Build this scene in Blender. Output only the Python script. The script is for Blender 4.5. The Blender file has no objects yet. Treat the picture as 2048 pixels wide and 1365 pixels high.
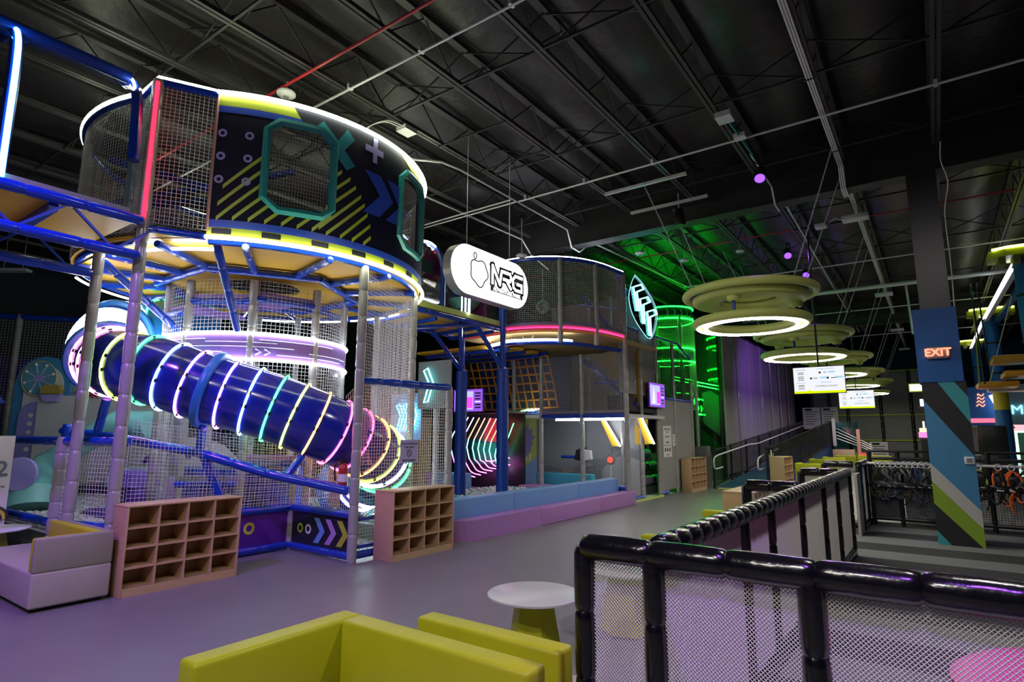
import bpy, bmesh, math, random
from mathutils import Vector, Matrix
random.seed(7)
PI = math.pi
SC = bpy.context.scene
COL = SC.collection

# ---------------------------------------------------------------- camera
cam_d = bpy.data.cameras.new('camera'); cam = bpy.data.objects.new('camera', cam_d); COL.objects.link(cam)
cam_d.sensor_width = 36.0; cam_d.lens = 36.0 * 1168.57 / 2048.0; cam_d.clip_end = 200; cam_d.clip_start = 0.05
_yaw, _pitch, _roll = 0.62304, 0.158729, 0.0036286
_f = Vector((-math.sin(_yaw) * math.cos(_pitch), math.cos(_yaw) * math.cos(_pitch), math.sin(_pitch)))
_r = Vector((math.cos(_yaw), math.sin(_yaw), 0)); _u = _r.cross(_f)
_r2 = _r * math.cos(_roll) + _u * math.sin(_roll); _u2 = _u * math.cos(_roll) - _r * math.sin(_roll)
M = Matrix.Identity(4)
for i in range(3):
    M[i][0], M[i][1], M[i][2] = _r2[i], _u2[i], -_f[i]
M[2][3] = 1.6
cam.matrix_world = M
SC.camera = cam

# ---------------------------------------------------------------- world, exposure
w = bpy.data.worlds.new('world'); SC.world = w; w.use_nodes = True
w.node_tree.nodes['Background'].inputs[0].default_value = (0, 0, 0, 1)
w.node_tree.nodes['Background'].inputs[1].default_value = 0.0
SC.view_settings.view_transform = 'Standard'; SC.view_settings.look = 'None'
SC.view_settings.gamma = 1.0; SC.view_settings.use_curve_mapping = False
SC.view_settings.exposure = 0.22
SC.cycles.max_bounces = 6; SC.cycles.diffuse_bounces = 3; SC.cycles.glossy_bounces = 3
SC.cycles.transparent_max_bounces = 12; SC.cycles.transmission_bounces = 4
SC.cycles.use_denoising = True
SC.cycles.sample_clamp_indirect = 4.0

# ---------------------------------------------------------------- helpers
WL = {}          # world location of each object that parents others
def V(*a): return Vector(a[0] if len(a) == 1 else a)
def lerp(a, b, t): return a + (b - a) * t

class MB:
    def __init__(s): s.v = []; s.f = []
    def add(s, vs, fs):
        o = len(s.v); s.v.extend([tuple(p) for p in vs]); s.f.extend([tuple(i + o for i in f) for f in fs]); return s
    def box(s, a, b):
        (x0, y0, z0), (x1, y1, z1) = a, b
        s.add([(x0,y0,z0),(x1,y0,z0),(x1,y1,z0),(x0,y1,z0),(x0,y0,z1),(x1,y0,z1),(x1,y1,z1),(x0,y1,z1)],
              [(3,2,1,0),(4,5,6,7),(0,1,5,4),(1,2,6,5),(2,3,7,6),(3,0,4,7)]); return s
    def rbox(s, a, b, r=0.03, n=3):
        # rounded box: all edges rounded, by bmesh bevel
        bm = bmesh.new(); (x0,y0,z0),(x1,y1,z1) = a, b
        bmesh.ops.create_cube(bm, size=1)
        for v in bm.verts:
            v.co = Vector((lerp(x0,x1,v.co.x+.5), lerp(y0,y1,v.co.y+.5), lerp(z0,z1,v.co.z+.5)))
        bmesh.ops.bevel(bm, geom=list(bm.edges), offset=r, segments=n, affect='EDGES', profile=0.5)
        bm.verts.index_update()
        s.add([v.co[:] for v in bm.verts], [[v.index for v in f.verts] for f in bm.faces]); bm.free(); return s
    def beam(s, a, b, w, h, up=(0,0,1)):
        a, b = Vector(a), Vector(b); d = (b - a).normalized(); up = Vector(up)
        if abs(d.dot(up)) > .98: up = Vector((1,0,0))
        x = d.cross(up).normalized(); u = x.cross(d).normalized(); x *= w/2; u *= h/2
        vs = [a-x-u, a+x-u, a+x+u, a-x+u, b-x-u, b+x-u, b+x+u, b-x+u]
        s.add(vs, [(0,1,2,3),(7,6,5,4),(0,4,5,1),(1,5,6,2),(2,6,7,3),(3,7,4,0)]); return s
    def tube(s, pts, r, n=8, caps=True, closed=False):
        pts = [Vector(p) for p in pts]; m = len(pts)
        rr = r if isinstance(r, (list, tuple)) else [r] * m
        tang = []
        for i in range(m):
            a = pts[(i-1) % m] if (closed or i > 0) else pts[i]; b = pts[(i+1) % m] if (closed or i < m-1) else pts[i]
            d = (b - a); tang.append(d.normalized() if d.length > 1e-9 else Vector((0,0,1)))
        t0 = tang[0]; ref = Vector((0,0,1)) if abs(t0.z) < .9 else Vector((1,0,0))
        nx = t0.cross(ref).normalized(); vs = []
        for i in range(m):
            if i:
                nx = (nx - tang[i] * nx.dot(tang[i]))
                nx = nx.normalized() if nx.length > 1e-6 else tang[i].orthogonal().normalized()
            ny = tang[i].cross(nx)
            for k in range(n):
                a = 2*PI*k/n; vs.append(pts[i] + (nx*math.cos(a) + ny*math.sin(a)) * rr[i])
        fs = []
        for i in range(m if closed else m-1):
            j = (i+1) % m
            for k in range(n):
                k2 = (k+1) % n; fs.append((i*n+k, j*n+k, j*n+k2, i*n+k2))
        if caps and not closed:
            fs.append(tuple(range(n))); fs.append(tuple((m-1)*n + k for k in reversed(range(n))))
        s.add(vs, fs); return s
    def pad(s, a, b, r, seg=.33, n=12, pinch=.86):
        # foam sleeve of short pads along a..b
        a, b = Vector(a), Vector(b); L = (b-a).length; k = max(1, round(L/seg)); pts = []; rr = []
        for i in range(k):
            for t, q in ((0.0, pinch), (.035, .95), (.12, 1.0), (.5, 1.03), (.88, 1.0), (.965, .95)):
                pts.append(a.lerp(b, (i+t)/k)); rr.append(r*q)
        pts.append(b); rr.append(r*pinch)
        return s.tube(pts, rr, n)
    def padpath(s, pts, r, seg=.33, n=12):
        for a, b in zip(pts[:-1], pts[1:]): s.pad(a, b, r, seg, n)
        return s
    def strand(s, pts, w): return s.tube(pts, w*.6, 3, caps=False)
    def lathe(s, prof, c=(0,0,0), n=32, a0=0.0, a1=2*PI):
        full = abs(a1-a0-2*PI) < 1e-6; k = n if full else n+1; m = len(prof); vs = []; fs = []
        for i in range(k):
            a = a0 + (a1-a0)*i/n
            for r, z in prof: vs.append((c[0]+r*math.cos(a), c[1]+r*math.sin(a), c[2]+z))
        for i in range(n):
            j = (i+1) % k
            for q in range(m-1): fs.append((i*m+q, j*m+q, j*m+q+1, i*m+q+1))
        s.add(vs, fs); return s
    def disc(s, c, r, n=24, up=1):
        s.add([(c[0]+r*math.cos(2*PI*i/n), c[1]+r*math.sin(2*PI*i/n), c[2]) for i in range(n)], [tuple(range(n))]); return s
    def cyl(s, c, r, h, n=20):
        return s.lathe([(0,0),(r,0),(r,h),(0,h)], c, n)
    def prism(s, poly, vec):
        vec = Vector(vec); p = [Vector(q) for q in poly]; n = len(p)
        s.add(p + [q+vec for q in p], [tuple(reversed(range(n))), tuple(range(n, 2*n))] + [(i, (i+1) % n, n+(i+1) % n, n+i) for i in range(n)]); return s
    def sphere(s, c, r, n=10, m=6, sc=(1,1,1)):
        vs = [(c[0], c[1], c[2]+r*sc[2])]; fs = []
        for j in range(1, m):
            t = PI*j/m
            for i in range(n):
                a = 2*PI*i/n; vs.append((c[0]+r*sc[0]*math.sin(t)*math.cos(a), c[1]+r*sc[1]*math.sin(t)*math.sin(a), c[2]+r*sc[2]*math.cos(t)))
        vs.append((c[0], c[1], c[2]-r*sc[2])); L = len(vs)-1
        for i in range(n): fs.append((0, 1+i, 1+(i+1) % n)); fs.append((L, L-n+(i+1) % n, L-n+i))
        for j in range(m-2):
            for i in range(n): fs.append((1+j*n+i, 1+(j+1)*n+i, 1+(j+1)*n+(i+1) % n, 1+j*n+(i+1) % n))
        s.add(vs, fs); return s
    def net(s, fn, nu, nv, w, su=1, sv=1, jit=0.0):
        # fn(u,v) -> point; nu strands of constant u, nv strands of constant v
        for i in range(nu+1):
            s.strand([fn(i/nu, j/sv) for j in range(sv+1)], w)
        for j in range(nv+1):
            s.strand([fn(i/su, j/nv) for i in range(su+1)], w)
        return s
    def qnet(s, p00, p10, p11, p01, sp, w, sag=0.0):
        p00, p10, p11, p01 = map(Vector, (p00, p10, p11, p01))
        nrm = (p10-p00).cross(p01-p00).normalized()
        def fn(u, v):
            q = p00.lerp(p10, u).lerp(p01.lerp(p11, u), v)
            return q + nrm * (sag*math.sin(PI*u)*math.sin(PI*v))
        nu = max(2, round((p10-p00).length/sp)); nv = max(2, round((p01-p00).length/sp))
        k = 4 if sag else 1
        return s.net(fn, nu, nv, w, k, k)
    def cutnet(s, p00, p10, p11, p01, sp, w, keep, sag=0.0, n=40):
        p00, p10, p11, p01 = map(Vector, (p00, p10, p11, p01)); nrm = (p10-p00).cross(p01-p00).normalized()
        def fn(u, v): return p00.lerp(p10, u).lerp(p01.lerp(p11, u), v) + nrm*(sag*math.sin(PI*u)*math.sin(PI*v))
        return s.cutfn(fn, max(2, round((p10-p00).length/sp)), max(2, round((p01-p00).length/sp)), w, keep, n, n)
    def cutfn(s, fn, nu, nv, w, keep, su=40, sv=40):
        lines = [[fn(i/nu, j/sv) for j in range(sv+1)] for i in range(nu+1)] + [[fn(i/su, j/nv) for i in range(su+1)] for j in range(nv+1)]
        for ln in lines:
            run = []
            for q in ln + [None]:
                if q is not None and keep(q): run.append(q)
                else:
                    if len(run) > 1: s.strand(run[::4] + ([run[-1]] if (len(run)-1) % 4 else []), w)
                    run = []
        return s
    def dnet(s, o, e1, e2, L, H, sp, w):
        # diagonal mesh on a rectangle
        o, e1, e2 = Vector(o), Vector(e1), Vector(e2)
        t = -H
        while t < L:
            a0 = max(0, -t); a1 = min(H, L-t)
            if a1 > a0:
                s.strand([o+e1*(t+a0)+e2*a0, o+e1*(t+a1)+e2*a1], w)
                s.strand([o+e1*(t+a0)+e2*(H-a0), o+e1*(t+a1)+e2*(H-a1)], w)
            t += sp
        return s
    def build(s, name, mat, parent=None, smooth=False, kind=None):
        if parent is not None:
            off = WL[parent.name]
        else: off = Vector((0,0,0))
        me = bpy.data.meshes.new(name)
        me.from_pydata([(p[0]-off[0], p[1]-off[1], p[2]-off[2]) for p in s.v], [], s.f)
        me.materials.append(mat)
        if smooth:
            me.polygons.foreach_set('use_smooth', [True]*len(me.polygons))
            try: me.set_sharp_from_angle(angle=math.radians(42))
            except Exception: pass
        o = bpy.data.objects.new(name, me); COL.objects.link(o)
        if parent is not None: o.parent = parent
        WL[o.name] = off
        if kind: o['kind'] = kind
        return o

def tag(o, label, cat, group=None):
    o['label'] = label; o['category'] = cat
    if group: o['group'] = group
    return o
def thing(name, label, cat, loc=(0,0,0), group=None):
    o = bpy.data.objects.new(name, None); COL.objects.link(o); o.location = loc; o.empty_display_size = .1
    WL[o.name] = Vector(loc); return tag(o, label, cat, group)
def struct(o): o['kind'] = 'structure'; return o
def part_copy(o, parent, off=(0,0,0)):
    c = o.copy(); COL.objects.link(c); c.parent = parent; c.location = Vector(o.location) + Vector(off); return c
def dup(root, loc, label=None):
    r = root.copy(); COL.objects.link(r); r.location = loc; WL[r.name] = Vector(loc)
    if label: r['label'] = label
    for ch in list(root.children):
        c = ch.copy(); COL.objects.link(c); c.parent = r
        for g in ch.children:
            d = g.copy(); COL.objects.link(d); d.parent = c
    return r
def lamp(name, kind, loc, energy, color, parent=None, aim=None, size=.1, angle=None, blend=.5, size_y=None):
    d = bpy.data.lights.new(name, kind); d.energy = energy; d.color = color
    if kind == 'AREA':
        d.size = size
        if size_y: d.shape = 'RECTANGLE'; d.size_y = size_y
    elif kind == 'SPOT': d.spot_size = angle; d.spot_blend = blend; d.shadow_soft_size = size
    else: d.shadow_soft_size = size
    o = bpy.data.objects.new(name, d); COL.objects.link(o)
    off = WL[parent.name] if parent is not None else Vector((0,0,0))
    o.location = Vector(loc) - off
    if aim is not None:
        o.rotation_euler = (Vector(aim)-Vector(loc)).to_track_quat('-Z', 'Y').to_euler()
    if parent is not None: o.parent = parent
    return o
def text(name, body, size, mat, origin, xdir, updir, parent, extrude=.004, align='CENTER', bold=0.0):
    cu = bpy.data.curves.new(name, 'FONT'); cu.body = body; cu.size = size; cu.extrude = extrude
    cu.align_x = align; cu.align_y = 'CENTER'; cu.offset = bold; cu.resolution_u = 2
    t = bpy.data.objects.new('t', cu); COL.objects.link(t)
    dg = bpy.context.evaluated_depsgraph_get(); me = bpy.data.meshes.new_from_object(t.evaluated_get(dg))
    bpy.data.objects.remove(t); bpy.data.curves.remove(cu)
    x = Vector(xdir).normalized(); u = Vector(updir).normalized(); n = x.cross(u)
    m = Matrix((( x[0],u[0],n[0],0),(x[1],u[1],n[1],0),(x[2],u[2],n[2],0),(0,0,0,1))); m.translation = Vector(origin) - WL[parent.name]
    me.transform(m); me.materials.clear(); me.materials.append(mat)
    o = bpy.data.objects.new(name, me); COL.objects.link(o); o.parent = parent; WL[o.name] = WL[parent.name]
    return o
def catmull(P, k=8):
    P = [Vector(p) for p in P]; P = [P[0]*2-P[1]] + P + [P[-1]*2-P[-2]]; out = []
    for i in range(1, len(P)-2):
        for j in range(k):
            t = j/k; a, b, c, d = P[i-1], P[i], P[i+1], P[i+2]
            out.append(.5*((2*b) + (c-a)*t + (2*a-5*b+4*c-d)*t*t + (3*b-a-3*c+d)*t**3))
    out.append(P[-2]); return out
def arc(c, r, a0, a1, z, n=24):
    return [Vector((c[0]+r*math.cos(math.radians(lerp(a0,a1,i/n))), c[1]+r*math.sin(math.radians(lerp(a0,a1,i/n))), z)) for i in range(n+1)]

# ---------------------------------------------------------------- materials
def mat(name, col, rough=.5, metal=0.0, noise=0.0, nscale=6.0, coat=0.0, bump=0.0, bscale=80.0, emit=0.0, spec=.5, stretch=None):
    m = bpy.data.materials.new(name); m.use_nodes = True; nt = m.node_tree; b = nt.nodes['Principled BSDF']
    c = (col[0], col[1], col[2], 1)
    b.inputs['Base Color'].default_value = c; b.inputs['Roughness'].default_value = rough
    b.inputs['Metallic'].default_value = metal; b.inputs['Coat Weight'].default_value = coat; b.inputs['Coat Roughness'].default_value = .15
    b.inputs['Specular IOR Level'].default_value = spec
    if emit:
        b.inputs['Emission Color'].default_value = c; b.inputs['Emission Strength'].default_value = emit
    if noise or bump:
        tc = nt.nodes.new('ShaderNodeTexCoord'); src = tc.outputs['Object']
        if stretch:
            mp = nt.nodes.new('ShaderNodeMapping'); mp.inputs['Scale'].default_value = stretch; nt.links.new(src, mp.inputs[0]); src = mp.outputs[0]
    if noise:
        n = nt.nodes.new('ShaderNodeTexNoise'); n.inputs['Scale'].default_value = nscale; n.inputs['Detail'].default_value = 5; nt.links.new(src, n.inputs['Vector'])
        r = nt.nodes.new('ShaderNodeMapRange'); r.inputs[1].default_value = .25; r.inputs[2].default_value = .75; r.inputs[3].default_value = 1-noise; r.inputs[4].default_value = 1+noise
        nt.links.new(n.outputs[0], r.inputs[0])
        mx = nt.nodes.new('ShaderNodeVectorMath'); mx.operation = 'SCALE'; mx.inputs[0].default_value = c[:3]; nt.links.new(r.outputs[0], mx.inputs['Scale'])
        nt.links.new(mx.outputs[0], b.inputs['Base Color'])
    if bump:
        n2 = nt.nodes.new('ShaderNodeTexNoise'); n2.inputs['Scale'].default_value = bscale; n2.inputs['Detail'].default_value = 3; nt.links.new(src, n2.inputs['Vector'])
        bp = nt.nodes.new('ShaderNodeBump'); bp.inputs['Strength'].default_value = bump; bp.inputs['Distance'].default_value = .02
        nt.links.new(n2.outputs[0], bp.inputs['Height']); nt.links.new(bp.outputs[0], b.inputs['Normal'])
    return m
def glow(name, col, s):
    m = bpy.data.materials.new(name); m.use_nodes = True; nt = m.node_tree; nt.nodes.clear()
    e = nt.nodes.new('ShaderNodeEmission'); e.inputs[0].default_value = (*col, 1); e.inputs[1].default_value = s
    o = nt.nodes.new('ShaderNodeOutputMaterial'); nt.links.new(e.outputs[0], o.inputs[0]); return m
def clear(name, tint=(.9,.93,.97), refl=.12):
    m = bpy.data.materials.new(name); m.use_nodes = True; nt = m.node_tree; nt.nodes.clear()
    t = nt.nodes.new('ShaderNodeBsdfTransparent'); t.inputs[0].default_value = (*tint, 1)
    g = nt.nodes.new('ShaderNodeBsdfGlossy'); g.inputs['Roughness'].default_value = .06
    fr = nt.nodes.new('ShaderNodeFresnel'); fr.inputs[0].default_value = 1.5
    ad = nt.nodes.new('ShaderNodeMath'); ad.operation = 'ADD'; ad.use_clamp = True; ad.inputs[1].default_value = refl; nt.links.new(fr.outputs[0], ad.inputs[0])
    x = nt.nodes.new('ShaderNodeMixShader'); nt.links.new(ad.outputs[0], x.inputs[0]); nt.links.new(t.outputs[0], x.inputs[1]); nt.links.new(g.outputs[0], x.inputs[2])
    o = nt.nodes.new('ShaderNodeOutputMaterial'); nt.links.new(x.outputs[0], o.inputs[0]); return m

K = {}
K['floor'] = mat('floor_vinyl', (.205,.200,.205), .38, noise=.07, nscale=1.3, bump=.03, bscale=220)
K['carpet_d'] = mat('carpet_charcoal', (.045,.045,.05), .95, noise=.15, nscale=40, bump=.3, bscale=300)
K['carpet_l'] = mat('carpet_grey', (.20,.21,.21), .95, noise=.12, nscale=40, bump=.3, bscale=300)
K['deckblack'] = mat('ceiling_black', (.028,.025,.026), .42, noise=.25, nscale=2.0, bump=.5, bscale=9)
K['steel'] = mat('joist_paint', (.055,.050,.050), .5, noise=.15)
K['steeldark'] = mat('girder_paint', (.022,.02,.022), .55, noise=.1)
K['wallblue'] = mat('wall_blue_paint', (.012,.07,.24), .6)
K['walldark'] = mat('wall_dark_paint', (.02,.02,.035), .7)
K['galv'] = mat('galvanised', (.78,.78,.80), .4, .3)
K['red'] = mat('red_pipe', (.55,.03,.04), .35)
K['white'] = mat('white_plastic', (.75,.75,.76), .4)
K['whitepaint'] = mat('white_laminate', (.70,.69,.68), .3)
K['black'] = mat('black_plastic', (.012,.012,.014), .4)
K['blackmetal'] = mat('black_metal', (.014,.014,.018), .35, .2)
K['vblack'] = mat('black_vinyl', (.006,.006,.008), .2, coat=.3, bump=.3, bscale=11)
K['vblue'] = mat('blue_vinyl', (.008,.055,.50), .2, coat=.5, bump=.1, bscale=20)
K['bluemetal'] = mat('blue_powdercoat', (.006,.045,.36), .35)
K['vgrey'] = mat('grey_vinyl', (.39,.38,.37), .24, coat=.5, noise=.06, bump=.12, bscale=22)
K['netw'] = mat('white_cord', (.82,.79,.78), .7)
K['netg'] = mat('grey_cord', (.60,.59,.58), .7)
K['netb'] = mat('black_cord', (.05,.05,.06), .7)
K['lime'] = mat('lime_vinyl', (.56,.57,.015), .42, noise=.05, bump=.03, bscale=120)
K['limep'] = mat('lime_paint', (.68,.76,.20), .45)
K['beige'] = mat('beige_vinyl', (.46,.42,.38), .45, noise=.05, bump=.03, bscale=150)
K['oak'] = mat('birch_ply', (.60,.40,.22), .45, noise=.12, nscale=9, stretch=(1,1,14), bump=.03, bscale=60)
K['oakback'] = mat('birch_ply_back', (.55,.36,.19), .5, noise=.16, nscale=10, stretch=(1,14,1))
K['yellow'] = mat('yellow_deck', (.86,.48,.035), .45, noise=.06, nscale=2)
K['navy'] = mat('print_navy', (.006,.006,.026), .6, spec=.25, noise=.12, nscale=3, stretch=(.2,.2,4))
K['plime'] = mat('print_lime', (.50,.60,.05), .4)
K['pblue'] = mat('print_blue', (.03,.09,.62), .4)
K['pteal'] = mat('print_teal', (.015,.26,.33), .4)
K['plav'] = mat('print_lavender', (.42,.36,.80), .4)
K['pdark'] = mat('print_dark', (.02,.02,.03), .4)
K['pwhite'] = mat('print_white', (.80,.79,.78), .45)
K['teal'] = mat('teal_frame', (.03,.30,.30), .35)
K['slide'] = mat('slide_plastic', (.014,.025,.30), .16, coat=.3)
K['slideteal'] = mat('slide_teal_plastic', (.01,.10,.24), .2)
K['flange'] = mat('slide_flange', (.035,.22,.62), .32)
K['padblue'] = mat('soft_pad_blue', (.17,.36,.74), .42, noise=.03)
K['padpink'] = mat('soft_pad_lilac', (.46,.22,.60), .42, noise=.03)
K['padteal'] = mat('soft_pad_teal', (.06,.40,.55), .42)
K['ball'] = mat('pit_ball_white', (.72,.76,.74), .35)
K['ballt'] = mat('pit_ball_teal', (.10,.42,.44), .35)
K['orange'] = mat('orange_strap', (.85,.30,.015), .6)
K['colblue'] = mat('column_blue_print', (.06,.25,.50), .6, noise=.08, nscale=30)
K['coldeep'] = mat('column_blue_paint', (.006,.10,.38), .55)
K['colteal'] = mat('column_teal_print', (.05,.36,.42), .6)
K['colblack'] = mat('column_black_print', (.018,.017,.022), .6)
K['collime'] = mat('column_lime_print', (.26,.42,.03), .6)
K['colgrey'] = mat('column_grey_print', (.56,.55,.54), .6)
K['mesh'] = mat('grey_mesh_fabric', (.30,.29,.30), .75, noise=.08, nscale=120)
K['meshdark'] = mat('grey_mesh_dark', (.12,.12,.13), .75, noise=.1, nscale=90)
K['greyboard'] = mat('grey_mural', (.33,.33,.35), .6, noise=.05, nscale=2)
K['greyboard2'] = mat('grey_mural_dark', (.24,.245,.265), .6)
K['purple'] = mat('purple_vinyl', (.10,.02,.30), .35)
K['ppurple'] = mat('purple_panel', (.30,.16,.52), .35)
K['clear'] = clear('clear_plastic', refl=.05)
K['glass'] = clear('tint_glass', (.80,.88,.92), .05)
LED_W = glow('led_white', (.86,.93,1.0), 16)
LED_WW = glow('led_warm_lime', (.93,1.0,.70), 16)
LED_C = glow('led_cyan', (.10,.62,1.0), 9)
LED_R = glow('led_red', (1.0,.012,.035), 5)
LED_P = glow('led_pink', (1.0,.02,.10), 4.5)
LED_G = glow('led_green', (.004,1.0,.02), 22)
LED_T = glow('led_aqua', (.15,.95,.90), 8)
COLS = {'w': LED_W, 'y': glow('tube_yellow',(.80,1.0,.12),6), 'g': glow('tube_green',(.06,1.0,.25),6), 'b': glow('tube_ice',(.35,.75,1.0),7),
        'v': glow('tube_violet',(.85,.35,1.0),6), 'p': glow('tube_pink',(1.0,.28,.60),6), 'o': glow('tube_orange',(1.0,.40,.10),6), 'r': glow('tube_rose',(1.0,.10,.30),6)}
# ================================================================ the room
XJ = [-0.9 + 1.305*k for k in range(-14, 7)]          # joist lines
fl = struct(MB().box((-22,-6,-.1),(12,42,0)).build('floor', K['floor']))
# striped carpet inside the harness area: one strip after another, laid on the floor
y = 2.56; i = 0
STR = [2.56,3.2,3.84,4.48,5.12,5.76,6.4,7.04,7.66,8.24,8.83,9.37,9.98,10.63,11.33,11.95,12.65,13.3]
cm = {}
for a, b in zip(STR[:-1], STR[1:]):
    dark = (STR.index(a) % 2 == 0)
    MB().box((-1.12 if b < 9.4 else -1.75,a,.0),(9.0,b,.006)).build('carpet_strip', K['carpet_d'] if dark else K['carpet_l'], fl)
# seams of the rolled vinyl are not visible: the floor is one sheet
struct(MB().box((-22.2,-6,0),(-22,42,7.4)).build('wall_left', K['walldark']))
struct(MB().box((-22,41.8,0),(12,42,7.4)).build('wall_back', K['wallblue']))
struct(MB().box((12,-6,0),(12.2,42,7.4)).build('wall_right', K['walldark']))
struct(MB().box((-22,-6.2,0),(12,-6,7.4)).build('wall_front', K['walldark']))

def zdeck(x, y):
    t = ((x + .9) / 1.305) % 1.0
    s = math.sin(PI*t)
    b = math.sin(y*1.9 + 1.7*math.sin(x*.8)) * .05 + math.sin(y*4.3 + x*2.1) * .02
    return 6.98 - .20*s**.7 + b*s
mb = MB(); nx, ny = 27*8, 110
x0, x1, y0, y1 = XJ[0]-1.305*2, XJ[-1]+1.305*4, -6.0, 42.0
vs = []; fs = []
for i in range(nx+1):
    for j in range(ny+1):
        xx = lerp(x0,x1,i/nx); yy = lerp(y0,y1,j/ny); vs.append((xx,yy,zdeck(xx,yy)))
for i in range(nx):
    for j in range(ny):
        a = i*(ny+1)+j; fs.append((a, a+1, a+ny+2, a+ny+1))
ceil = struct(mb.add(vs, fs).build('ceiling', K['deckblack'], None, True))

def joist_mesh(y0, y1):
    m = MB(); m.box((-.055,y0,6.22),(-.01,y1,6.275)); m.box((.01,y0,6.22),(.055,y1,6.275)); m.box((-.055,y0,6.80),(.055,y1,6.86)); return m
j_near = joist_mesh(-6, 11.05); j_far = joist_mesh(11.6, 41.5)
first = {}
web_me = MB().beam((0,0,6.25),(0,.61,6.82),.016,.016).build('web', K['steeldark'], ceil)
web_me2 = MB().beam((0,.61,6.82),(0,1.22,6.25),.016,.016).build('web', K['steeldark'], ceil)
bridge_me = None
for n, xx in enumerate(XJ):
    for key, m, ya, yb in (('near', j_near, -5.6, 10.6), ('far', j_far, 11.8, 30.0)):
        if key not in first:
            o = m.build('joist', K['steel'], ceil); first[key] = o
        else:
            o = part_copy(first[key], ceil)
        o.location.x = xx
        yy = ya
        if not (-9.9 < xx < 2.5): continue
        while yy < yb:
            for w_ in (web_me, web_me2):
                c = w_.copy(); COL.objects.link(c); c.parent = o; c.location = (0, yy, 0)
            yy += 1.22
bpy.data.objects.remove(web_me); bpy.data.objects.remove(web_me2)
# bridging between the joists
row = [-1.8, .6, 3.0, 5.45, 7.9, 10.3, 13.0, 16.6, 20.3, 24.0]
bar = MB().beam((XJ[0],0,6.24),(XJ[-1],0,6.24),.03,.03).build('bridging_bar', K['steeldark'], ceil)
for k, yy in enumerate(row):
    o = bar if k == 0 else part_copy(bar, ceil)
    o.location = (0, yy, 0)
xb = MB().beam((0,0,6.26),(1.305,0,6.80),.018,.018).beam((0,.03,6.80),(1.305,.03,6.26),.018,.018).build('cross_bridging', K['steeldark'], ceil)
k = 0
for yy in row[1:8]:
    for xx in XJ[6:17]:
        o = xb if k == 0 else part_copy(xb, ceil)
        o.location = (xx, yy+.1, 0); k += 1
# main girder over the column, and a second one further back
g = MB()
g.box((-21,11.30,5.87),(11.5,11.36,6.9)); g.box((-21,11.17,5.85),(11.5,11.49,5.875)); g.box((-21,11.17,6.88),(11.5,11.49,6.91))
struct(g.build('trim_1', K['steeldark']))
g = MB(); g.box((-21,26.2,5.87),(11.5,26.26,6.9)); g.box((-21,26.1,5.85),(11.5,26.4,5.875))
struct(g.build('trim_2', K['steeldark']))

# ---------------------------------------------------------------- steel column with printed wrap
c = thing('column', 'square building column wrapped in blue with diagonal teal, black, grey and lime bands', 'column', (.155,11.35,0))
cx0, cx1, cy0, cy1 = -.12, .43, 11.09, 11.62
MB().box((cx0+.08,cy0+.09,3.5),(cx1-.07,cy1-.09,5.86)).build('steel_shaft', K['blackmetal'], c)
MB().box((cx0-.03,cy0-.02,2.42),(cx1-.02,cy1,3.57)).build('upper_wrap', K['coldeep'], c)
MB().box((cx0,cy0,.0),(cx1,cy1,2.42)).build('lower_wrap', K['colblue'], c)
def band(pts, m, nm):
    p = [(lerp(cx0-.003,cx1+.003,u), cy0-.004, z) for u, z in pts]
    MB().prism(p, (0,.003,0)).build(nm, m, c)
band([(0,2.42),(.36,2.42),(1,1.78),(1,1.30),(0,2.16)][:5], K['colblack'], 'black_band')
band([(.36,2.42),(.73,2.42),(1,2.18),(1,1.78)], K['colteal'], 'teal_band')
band([(.73,2.42),(1,2.42),(1,2.18)], K['colblack'], 'black_corner')
band([(0,1.20),(1,.52),(1,.27),(0,.93)], K['colgrey'], 'grey_band')
band([(0,.93),(1,.27),(1,-.0),(.96,-.0),(0,.60)], K['collime'], 'lime_band')
band([(0,.60),(.96,0.0),(.30,0.0),(0,.21)], K['colblack'], 'black_foot')
band([(0,.21),(.30,0.0),(0,0.0)], K['colteal'], 'teal_foot')
t = thing('thermostat', 'small white thermostat with grey screen on the blue column', 'thermostat', (.36,11.07,1.24))
MB().rbox((.30,11.055,1.19),(.42,11.086,1.30),.008,2).build('case', K['white'], t, True)
MB().box((.325,11.05,1.215),(.395,11.057,1.275)).build('display', K['greyboard2'], t)
s = thing('exit_sign', 'lit red EXIT sign in a rounded brushed case on the column', 'sign', (.12,11.03,2.86))
MB().rbox((-.02,10.99,2.77),(.28,11.07,2.955),.03,3).build('case', mat('brushed_case', (.55,.40,.38), .35, .3), s, True)
text('exit_letters', 'EXIT', .165, glow('exit_red', (1.0,.16,.09), 3.2), (.125,10.985,2.862), (1,0,0), (0,0,1), s, .004, bold=.004)
MB().prism([(.252,10.984,2.90),(.268,10.984,2.862),(.252,10.984,2.825),(.246,10.984,2.83),(.258,10.984,2.862),(.246,10.984,2.895)], (0,.004,0)).build('arrow', glow('exit_red2', (1.0,.16,.09), 2.5), s)

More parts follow.
